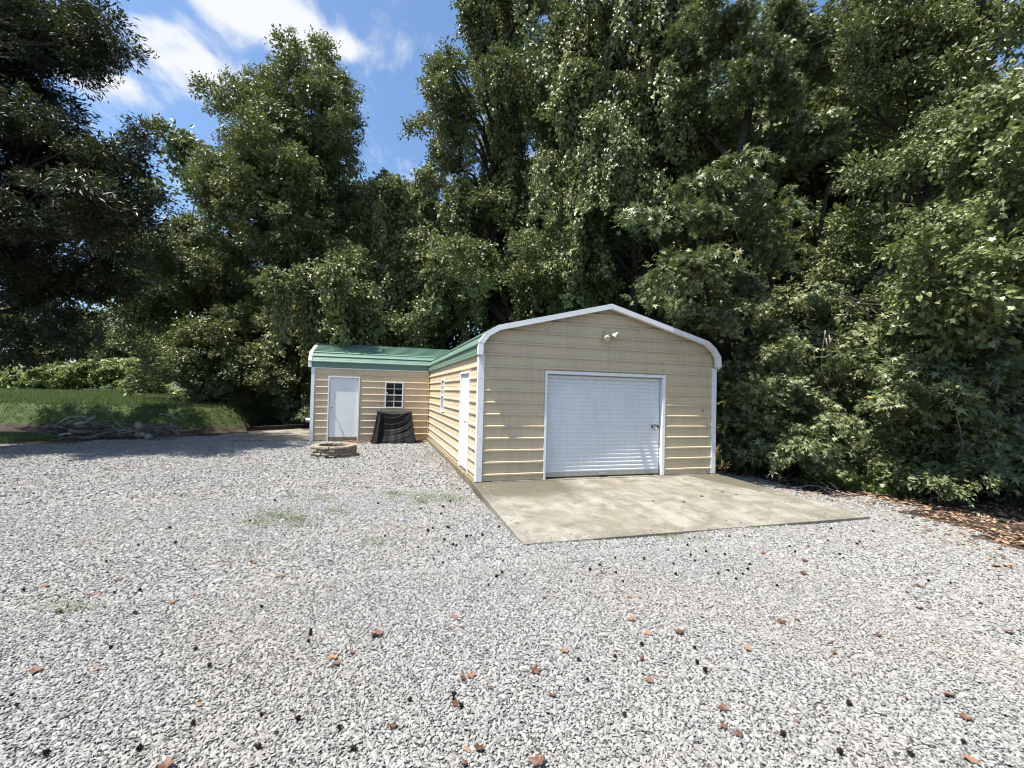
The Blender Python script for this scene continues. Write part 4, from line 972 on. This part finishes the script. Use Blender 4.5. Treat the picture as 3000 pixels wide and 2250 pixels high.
def grass_mesh(name, label, P, h, mat, seed, wid=.9, per=4):
    rng = np.random.default_rng(seed); n = len(P)*per; Q = np.repeat(np.asarray(P, float), per, 0); Q[:, :2] += rng.normal(0, .035, (n, 2))
    d = np.concatenate([rng.normal(0, .45, (n, 2)), np.ones((n, 1))], 1); nn = rnd_dir(n, -.2, .6, rng)
    T = LEAF['blade']; V, F, A = leaf_cloud('blade', Q, d, nn, h*rng.uniform(.5, 1.4, n), rng.uniform(0, 1, n))
    o = link(name, np_mesh(name, V, F, {'rnd': A}), MAT[mat]); return tag(o, label, 'grass', kind='stuff')
def build_grass():
    rng = np.random.default_rng(61); N = 60000
    x = rng.uniform(-34, -7.2, N); y = rng.uniform(11.3, 36, N); bd = bank_dist(x, y); k = (bd > -.45) & (rng.uniform(0, 1, N) < np.clip(1.4-bd/12, .15, 1))
    x, y = x[k], y[k]; P = np.stack([x, y, ground_z(x, y)], 1)
    grass_mesh('lawn_grass', 'green grass on the raised lawn at left', P, .16, 'grass', 62)
    # tufts by the left yard edge, and small weeds coming through the gravel
    N = 5000; a = rng.uniform(0, 6.28, N); r = np.sqrt(rng.uniform(0, 1, N)); x = -14.0+2.4*r*np.cos(a); y = 9.7+1.2*r*np.sin(a)
    grass_mesh('rough_grass', 'rough grass patch left of the brush pile', np.stack([x, y, ground_z(x, y)], 1), .12, 'grass', 63)
    Q = []
    for (px, py, rx, ry, m) in [(760, 1530, 55, 25, 150), (820, 1512, 70, 28, 260), (870, 1530, 50, 22, 170), (985, 1500, 40, 14, 80), (1150, 1450, 30, 12, 120), (1240, 1455, 70, 16, 150), (1320, 1465, 60, 16, 190), (1230, 1474, 30, 10, 90), (940, 1462, 18, 8, 40), (860, 1455, 40, 8, 50), (1950, 1567, 40, 8, 110), (2030, 1580, 60, 8, 40), (2250, 1545, 90, 10, 60), (1100, 1590, 60, 16, 60), (700, 1610, 60, 20, 40), (200, 1770, 90, 22, 60), (1180, 1400, 60, 14, 50), (1310, 1390, 40, 20, 40), (600, 1460, 80, 16, 50), (1000, 1420, 60, 12, 40)]:
        for _ in range(m):
            p = on_ground(px+rng.normal(0, .5)*rx, py+rng.normal(0, .5)*ry, -.19); z = gz(p[0], p[1])
            Q.append((p[0], p[1], z+.005))
    grass_mesh('gravel_weeds', 'thin yellow-green weeds growing through the gravel', Q, .036, 'weed', 64, per=7)
    Q = []
    for _ in range(2600):
        px = rng.uniform(-80, 640); py = 1300+rng.uniform(-6, 34)*(1-.0006*px)
        p = on_ground(px, py, -.14); Q.append((p[0], p[1], gz(p[0], p[1])))
    o = grass_mesh('dry_grass', 'thin dry grass at the shaded edge of the gravel', Q, .05, 'litter', 65)
build_grass()

# ---------------------------------------------------------------- brush pile: every log and branch its own thing
def branch(name, label, cat, pts, r0, r1, mat, seed, group=None, twigs=0, n=9):
    rng = np.random.default_rng(seed); pts = [np.array(p, float) for p in pts]; b = pts[0].copy(); pts = [p-b for p in pts]
    full = []
    for a, c in zip(pts[:-1], pts[1:]):
        for k in range(4): full.append(a+(c-a)*k/4+rng.normal(0, r0*.25, 3)*(k > 0))
    full.append(pts[-1]); N = len(full)-1
    m = MB(); m.tube(full, [(r0+(r1-r0)*i/N)*(1+rng.normal(0, .06)) for i in range(N+1)], n, .08, rng)
    for _ in range(twigs):
        i = rng.integers(1, N); e = full[i]+rnd_dir(1, -.1, .8, rng)[0]*np.linalg.norm(pts[-1])*rng.uniform(.18, .4)
        m.tube(limb_path(full[i], e, rng, 3, .05), [r1*.8, r1*.6, r1*.45, r1*.2], 5)
    o = m.build(name, MAT[mat], None, True); o.location = b
    return tag(o, label, cat, group)
def build_brush():
    rng = np.random.default_rng(71)
    def P(cx_, cy_, dep): return at(cx_/2.458, 960+cy_/2.458, dep)      # readings taken in one enlarged crop
    D = 14.7
    logs = [(((545, 700), (640, 670), (688, 638)), .07, .05, 'palebark', 'thick pale log tilted up on top of the brush pile'),
            (((410, 700), (480, 655), (530, 640)), .045, .02, 'palebark', 'pale branch curving up at the left of the brush pile'),
            (((530, 650), (590, 637), (640, 655)), .03, .02, 'palebark', 'arched pale stick at the top of the brush pile'),
            (((320, 725), (400, 715), (460, 718)), .07, .055, 'brownbark', 'short stubby log at the left end of the brush pile'),
            (((500, 745), (600, 748), (698, 752)), .07, .065, 'brownbark', 'straight log lying across the middle of the brush pile'),
            (((560, 712), (620, 712), (668, 720)), .065, .06, 'brownbark', 'short log just under the tilted pale log'),
            (((430, 775), (470, 765), (520, 768)), .05, .03, 'palebark', 'short pale stick low in the brush pile'),
            (((460, 798), (580, 792), (700, 790)), .055, .05, 'brownbark', 'bottom log lying along the front of the brush pile'),
            (((100, 800), (240, 790), (370, 770)), .05, .02, 'brownbark', 'long low branch trailing left from the brush pile'),
            (((160, 808), (220, 804), (275, 800)), .03, .02, 'palebark', 'pale stick on the ground left of the brush pile'),
            (((985, 775), (1030, 772), (1095, 778)), .10, .085, 'palebark', 'fat cut log on the ground right of the brush pile'),
            (((990, 690), (1005, 720), (1000, 755)), .09, .11, 'palebark', 'upright pale stump behind the brush pile'),
            (((830, 680), (890, 720), (940, 760)), .028, .012, 'palebark', 'thin pale stick slanting down right in the brush pile'),
            (((860, 720), (900, 735), (950, 740)), .02, .01, 'palebark', 'thin pale twig beside the slanting stick'),
            (((1150, 620), (1230, 635), (1310, 680)), .03, .012, 'brownbark', 'arching stem at the right end of the brush pile'),
            (((1100, 790), (1170, 740), (1180, 690)), .05, .02, 'brownbark', 'dark branch standing up at the right of the brush pile'),
            (((1230, 690), (1240, 740), (1290, 770)), .03, .015, 'palebark', 'pale forked twig at the right end of the brush pile')]
    for i, (pts, r0, r1, mt, lab) in enumerate(logs):
        q = [P(a, b, D+rng.uniform(-.25, .1)*(k+1)*.5) for k, (a, b) in enumerate(pts)]
        branch('log' if r0 > .06 else 'branch', lab, 'log' if r0 > .06 else 'branch', q, r0, r1, mt, 200+i, 'wood of the brush pile', twigs=2 if r0 < .05 else 0)
    for i in range(95):
        a = rng.uniform(330, 1300); h = 40+70*math.exp(-((a-620)/260)**2)+50*math.exp(-((a-1080)/180)**2)
        c0 = np.array(P(a, 792-rng.uniform(0, 1)*h-(30 if a > 1150 else 0), D+rng.uniform(-.1, .7))); c0[2] = max(c0[2], gz(c0[0], c0[1])+.03)
        d = rnd_dir(1, -.15, .25, rng)[0]*rng.uniform(.4, 1.1); c1 = c0+d; c1[2] = max(c1[2], gz(c1[0], c1[1])+.02)
        mid = (c0+c1)/2+rng.normal(0, .06, 3)
        branch('branch', 'thin tangled branch within the brush pile', 'branch', [c0, mid, c1], rng.uniform(.012, .045), .008, ('brownbark', 'palebark')[i % 3 == 0], 300+i, 'tangled branches of the brush pile', twigs=3, n=6)
build_brush()
def build_sticks():
    def G(cx_, cy_, h=.03): p = on_ground(2000+cx_/2.212, 900+cy_/2.212, -.17); return (p[0], p[1], gz(p[0], p[1])+h)
    S = [(((700, 1170), (830, 1162), (960, 1175), (1100, 1225)), .022, 'palebark', 'long pale fallen branch curving along the edge of the weeds'),
         (((590, 1110), (650, 1080), (705, 1068)), .014, 'palebark', 'thin stick angled up toward the sapling'),
         (((560, 1140), (680, 1132), (790, 1120)), .016, 'brownbark', 'stick lying nearest the garage corner in the leaf litter'),
         (((870, 1190), (950, 1160), (1010, 1180)), .012, 'palebark', 'short bent pale twig crossing the long fallen branch'),
         (((780, 1120), (860, 1150), (960, 1200), (1090, 1235)), .013, 'brownbark', 'thin brown stick below the long pale branch'),
         (((1070, 1085), (1150, 1110), (1230, 1140)), .014, 'palebark', 'pale stick lying inside the ground weeds'),
         (((1600, 1240), (1690, 1225), (1790, 1215)), .012, 'palebark', 'thin twig at the foot of the right shrubs')]
    for i, (pts, r, mt, lab) in enumerate(S): branch('fallen_branch', lab, 'stick', [G(*p, h=.03+.03*(k % 2)) for k, p in enumerate(pts)], r, r*.5, mt, 400+i, 'fallen sticks by the right weeds', twigs=2, n=6)
    # bare dead vines hanging in the gap right of the garage
    V = [((925, 150), (905, 300), (900, 470)), ((950, 180), (965, 380), (940, 500), (968, 640)), ((930, 200), (960, 400), (1020, 500), (990, 560)), ((960, 200), (955, 330), (985, 330)), ((1090, 430), (1120, 520), (1150, 600)), ((1010, 230), (1020, 330), (1018, 380)), ((1760, 640), (1800, 800), (1830, 990))]
    D = 10.2
    for i, pts in enumerate(V):
        d = D if i < 6 else 8.2
        VL = ['leftmost straight bare vine hanging in the dark gap', 'longest bare vine hanging almost to the shrubs in the dark gap', 'bare vine bending right at its lower end in the dark gap', 'short bare vine hooked at its tip in the dark gap', 'lone bare vine slanting right of the others in the dark gap', 'short thin bare vine right of the hooked one']
        lab = VL[i] if i < 6 else 'bare curved vine stem hanging at the right wood edge'
        branch('hanging_vine', lab, 'vine', [at(2000+a/2.212, 900+b/2.212, d+.15*k) for k, (a, b) in enumerate(pts)], .014, .007, 'palebark', 430+i, 'dead vines hanging in the dark gap' if i < 6 else None, twigs=0, n=5)
build_sticks()

# ---------------------------------------------------------------- fallen leaves, seed balls, litter
def curled_leaf(shape, size, seed):
    rng = np.random.default_rng(seed); T, polys = LEAF[shape]; V = T.copy()*size; V[:, 0] -= .45*size
    c = rng.uniform(.2, .9)/size; V[:, 2] = .25*V[:, 2]+c*(V[:, 0]**2*rng.uniform(.2, 1)+V[:, 1]**2*rng.uniform(.4, 1.2))+rng.normal(0, .05*size, len(V)); V[:, 2] -= V[:, 2].min()-.003
    F = {}
    for p in polys: F.setdefault(len(p), []).append(p)
    return np_mesh('fallen_leaf', V, [np.array(f) for f in F.values()], {'rnd': np.full(len(V), rng.uniform(0, 1))})
SURF = lambda x, y: (max(gz(x, y)+.016, -.157+.047*(y+3.085)+.003) if (-.08 < x < 5.7 and -3.08 < y < 0) else gz(x, y)+.016)
def build_leaves():
    rng = np.random.default_rng(81)
    metas = [curled_leaf('broadstar', .12, 500+k) for k in range(5)]+[curled_leaf('oval', .11, 520+k) for k in range(3)]
    for m in metas: m.materials.append(MAT['dead'])
    spots = [(810, 1368, 1.5), (717, 1416, 1.15), (760, 1404, .9), (1158, 1448, 1.3), (1402, 1466, 1.0), (1160, 1640, 1.3), (1038, 1612, .9), (848, 1565, .8), (665, 1450, .7), (610, 1247, 1.0), (548, 1218, 1.0), (370, 1300, .9), (420, 1283, .8), (75, 1447, 1.2), (205, 1447, .8), (128, 1320, 1.0), (1175, 1290, .7), (1245, 1237, .8), (1300, 1237, .8), (1360, 1287, .9), (1362, 1337, 1.0), (1470, 1362, 1.3), (1530, 1421, .7), (1560, 1530, 1.0), (1592, 1585, .8), (1650, 1195, 1.0), (1690, 1341, 1.0), (1722, 1335, .9), (1735, 1238, 1.4), (1737, 1211, 1.3), (1900, 1371, .9), (1985, 1312, 1.2), (2003, 1299, .9), (1987, 1265, 1.2), (2150, 1222, 1.4), (2180, 1365, 1.2), (2050, 1495, 1.1), (2100, 1637, 1.0), (1800, 1405, .8), (1195, 1500, .8), (352, 1655, 1.2), (1002, 1642, .7), (1515, 1072, 1.3), (1478, 1085, 1.2), (1590, 1068, 1.0), (1560, 1063, .9), (1640, 1062, .8), (1410, 1082, 1.0), (1390, 1080, .8), (1695, 1085, .7), (1610, 1140, .8), (1140, 1178, .7), (430, 1520, .8), (985, 1520, .8), (255, 1250, 1.0), (95, 1265, 1.0)]
    named = {0: 'large curled red-brown leaf alone in the left foreground gravel', 3: 'pale tan leaf on the gravel at the bottom middle', 5: 'curled brown leaf at the bottom edge of the picture', 28: 'large orange-brown leaf on the gravel right of the apron', 42: 'brown leaf lying in the middle of the concrete apron', 34: 'broad reddish leaf at the right edge of the gravel'}
    for i, (a, b, s) in enumerate(spots):
        p = on_ground(a*1.3562, b*1.3562, -.19); x, y = p[0], p[1]
        if -.05 < x < 5.8 and -3.2 < y < 0:
            for _ in range(6): p = on_ground(a*1.3562, b*1.3562, SURF(p[0], p[1]))
            x, y = p[0], p[1]; on = 'apron'
        else: on = 'gravel'
        APL = {43: 'brown leaf on the apron just left of the middle one', 44: 'leaf on the apron nearest the right part of the garage door', 45: 'small leaf on the apron close under the roll-up door', 46: 'leaf on the apron in the dark patch near the right wall', 47: 'leaf on the apron left of its centre, pair with a smaller one', 48: 'smaller leaf of the pair left of the apron centre', 49: 'small leaf near the right edge of the apron', 50: 'leaf lying near the front edge of the apron, right half', 51: 'leaf at the front left part of the apron'}
        lab = named.get(i) or APL.get(i) or ('dry brown leaf lying on the concrete apron' if on == 'apron' else 'dry brown leaf lying scattered on the grey gravel')
        tag(link('fallen_leaf', metas[rng.integers(0, 5) if s > .95 else rng.integers(0, 8)], None, None, (x, y, SURF(x, y)), (rng.normal(0, .15), rng.normal(0, .15), rng.uniform(0, 6.28)), (.58*s, .58*s, .58*s)), lab, 'leaf', 'fallen leaves on the apron' if on == 'apron' else 'fallen leaves on the gravel')
    for i in range(45):
        px = rng.uniform(40, 2950); py = 1330+880*rng.uniform(0, 1)**1.6; p = on_ground(px, py, -.2); x, y = p[0], p[1]
        if gravel_zone(x, y) < .5 or (-.1 < x < 6 and -3.3 < y < 13) or (x > -4.2 and y > 7.2): continue
        s = rng.uniform(.3, .6)
        tag(link('fallen_leaf', metas[rng.integers(0, 8)], None, None, (x, y, SURF(x, y)), (rng.normal(0, .15), rng.normal(0, .15), rng.uniform(0, 6.28)), (s, s, s)), 'dry brown leaf lying scattered on the grey gravel', 'leaf', 'fallen leaves on the gravel')
    # spiky seed balls
    def ball(seed):
        r = np.random.default_rng(seed); m = MB(); n = 26
        d = rnd_dir(n, -1, 1, r); V = []; 
        k = 6
        for j in range(1, k):
            for i in range(8):
                th = math.pi*j/k; ph = 2*math.pi*i/8; m.v.append((.011*math.sin(th)*math.cos(ph), .011*math.sin(th)*math.sin(ph), .011*math.cos(th)))
        for j in range(k-2):
            for i in range(8): m.f.append((j*8+i, (j+1)*8+i, (j+1)*8+(i+1) % 8, j*8+(i+1) % 8))
        for q in d:
            a = np.cross(q, [.3, .5, .8]); a /= np.linalg.norm(a); b = np.cross(q, a); w = .0035
            m.add([q*.009+a*w, q*.009-a*w*.5+b*w, q*.009-a*w*.5-b*w, q*.0185], [(0, 1, 3), (1, 2, 3), (2, 0, 3)])
        me = m.mesh('seed_ball'); me.materials.append(MAT['ball']); return me
    balls = [ball(k) for k in range(3)]
    cnt = 0
    pxs = [(rng.uniform(20, 2980), 1420+800*rng.uniform(0, 1)**1.5) for _ in range(70)]+[(rng.normal(1080, 150), rng.normal(1350, 30)) for _ in range(60)]+[(rng.normal(1330, 70), rng.normal(1530, 70)) for _ in range(28)]+[(rng.normal(2150, 350), rng.normal(1640, 50)) for _ in range(28)]+[(1036, 2190), (766, 2090), (1330, 2050), (410, 2190), (136, 2205), (1802, 1923), (1880, 1885), (2065, 1960)]
    for px, py in pxs:
        p = on_ground(px, py, -.19); x, y = p[0], p[1]
        if py < 1290 or gravel_zone(x, y) < .5 or (-.1 < x < 6 and -3.2 < y < 13) or y > 7.1 or math.hypot(x+2.97, y-4.9) < .66: continue
        s = rng.uniform(.8, 1.25)*(1.25 if py < 1600 else 1)
        tag(link('seed_ball', balls[rng.integers(0, 3)], None, None, (x, y, gz(x, y)+.024), (rng.uniform(0, 6), rng.uniform(0, 6), 0), (s, s, s)), 'small dark spiky seed ball dropped on the gravel', 'seed ball', 'seed balls on the gravel'); cnt += 1
    print('balls', cnt)
    # litter carpets
    def litter(name, label, pts, size, seed):
        r = np.random.default_rng(seed); P = np.asarray(pts, float); n = len(P); d = rnd_dir(n, -.25, .25, r); nn = np.array([0, 0, 1])+r.normal(0, .35, (n, 3)); k = r.uniform(0, 1, n) < .45
        parts = [leaf_cloud('star', P[k], d[k], nn[k], size*r.uniform(.5, 1.2, k.sum()), r.uniform(0, 1, k.sum())), leaf_cloud('oval', P[~k], d[~k], nn[~k], size*r.uniform(.5, 1.2, (~k).sum()), r.uniform(0, 1, (~k).sum()))]
        V, F, A = join_parts(parts); tag(link(name, np_mesh(name, V, F, {'rnd': A}), MAT['litter']), label, 'leaf litter', kind='stuff')
    N = 60000; x = rng.uniform(4.0, 15, N); y = rng.uniform(-9, 6, N); g = gravel_zone(x, y)
    xr = np.interp(y, [-12, -7, -4.9, -3.4, -2.4, -1.3, .9, 12.5], [3.9, 5.2, 6.1, 6.85, 7.2, 7.2, 6.5, 6.0]); e = x-xr
    k = (rng.uniform(0, 1, N) < np.clip(.10*(e > -.9)+.5*np.exp(-((e-.5)/.6)**2)+.25*(e > .5), 0, 1)*(e > -1.6)) & ~((x < 5.95) & (y > -3.2) & (y < 13)); x, y = x[k], y[k]
    litter('leaf_litter', 'red-brown leaf litter along the right wood edge', np.stack([x, y, ground_z(x, y)+rng.uniform(.01, .045, len(x))], 1), .085, 91)
    N = 1500; x = rng.uniform(-2.9, -.1, N); y = 8.2-np.abs(rng.normal(0, .45, N))*(1-.2*(x+2.9)); k = (y > 6.6)
    litter('blown_leaves', 'drift of brown leaves along the foot of the shed wall', np.stack([x[k], y[k], ground_z(x[k], y[k])+rng.uniform(.012, .05, k.sum())], 1), .075, 92)
    N = 500; x = rng.normal(-.32, .12, N); y = rng.uniform(.2, 8, N)
    litter('edge_leaves', 'sparse brown leaves beside the garage foundation', np.stack([x, y, ground_z(x, y)+.02], 1), .05, 93)
    # blue scrap
    p = on_ground(1184, 1529, -.19); m = MB()
    m.add([(-.03, -.01, .0), (.0, -.018, .012), (.035, -.004, .004), (.02, .012, .022), (-.012, .015, .01), (-.03, -.01, .004), (.0, -.018, .016), (.035, -.004, .008), (.02, .012, .026), (-.012, .015, .014)], [(0, 1, 2, 3, 4), (9, 8, 7, 6, 5), (0, 5, 6, 1), (1, 6, 7, 2), (2, 7, 8, 3), (3, 8, 9, 4), (4, 9, 5, 0)])
    o = m.build('plastic_scrap', MAT['blue']); o.location = (p[0], p[1], gz(p[0], p[1])+.018); tag(o, 'tiny bright blue plastic scrap on the gravel', 'scrap')
build_leaves()
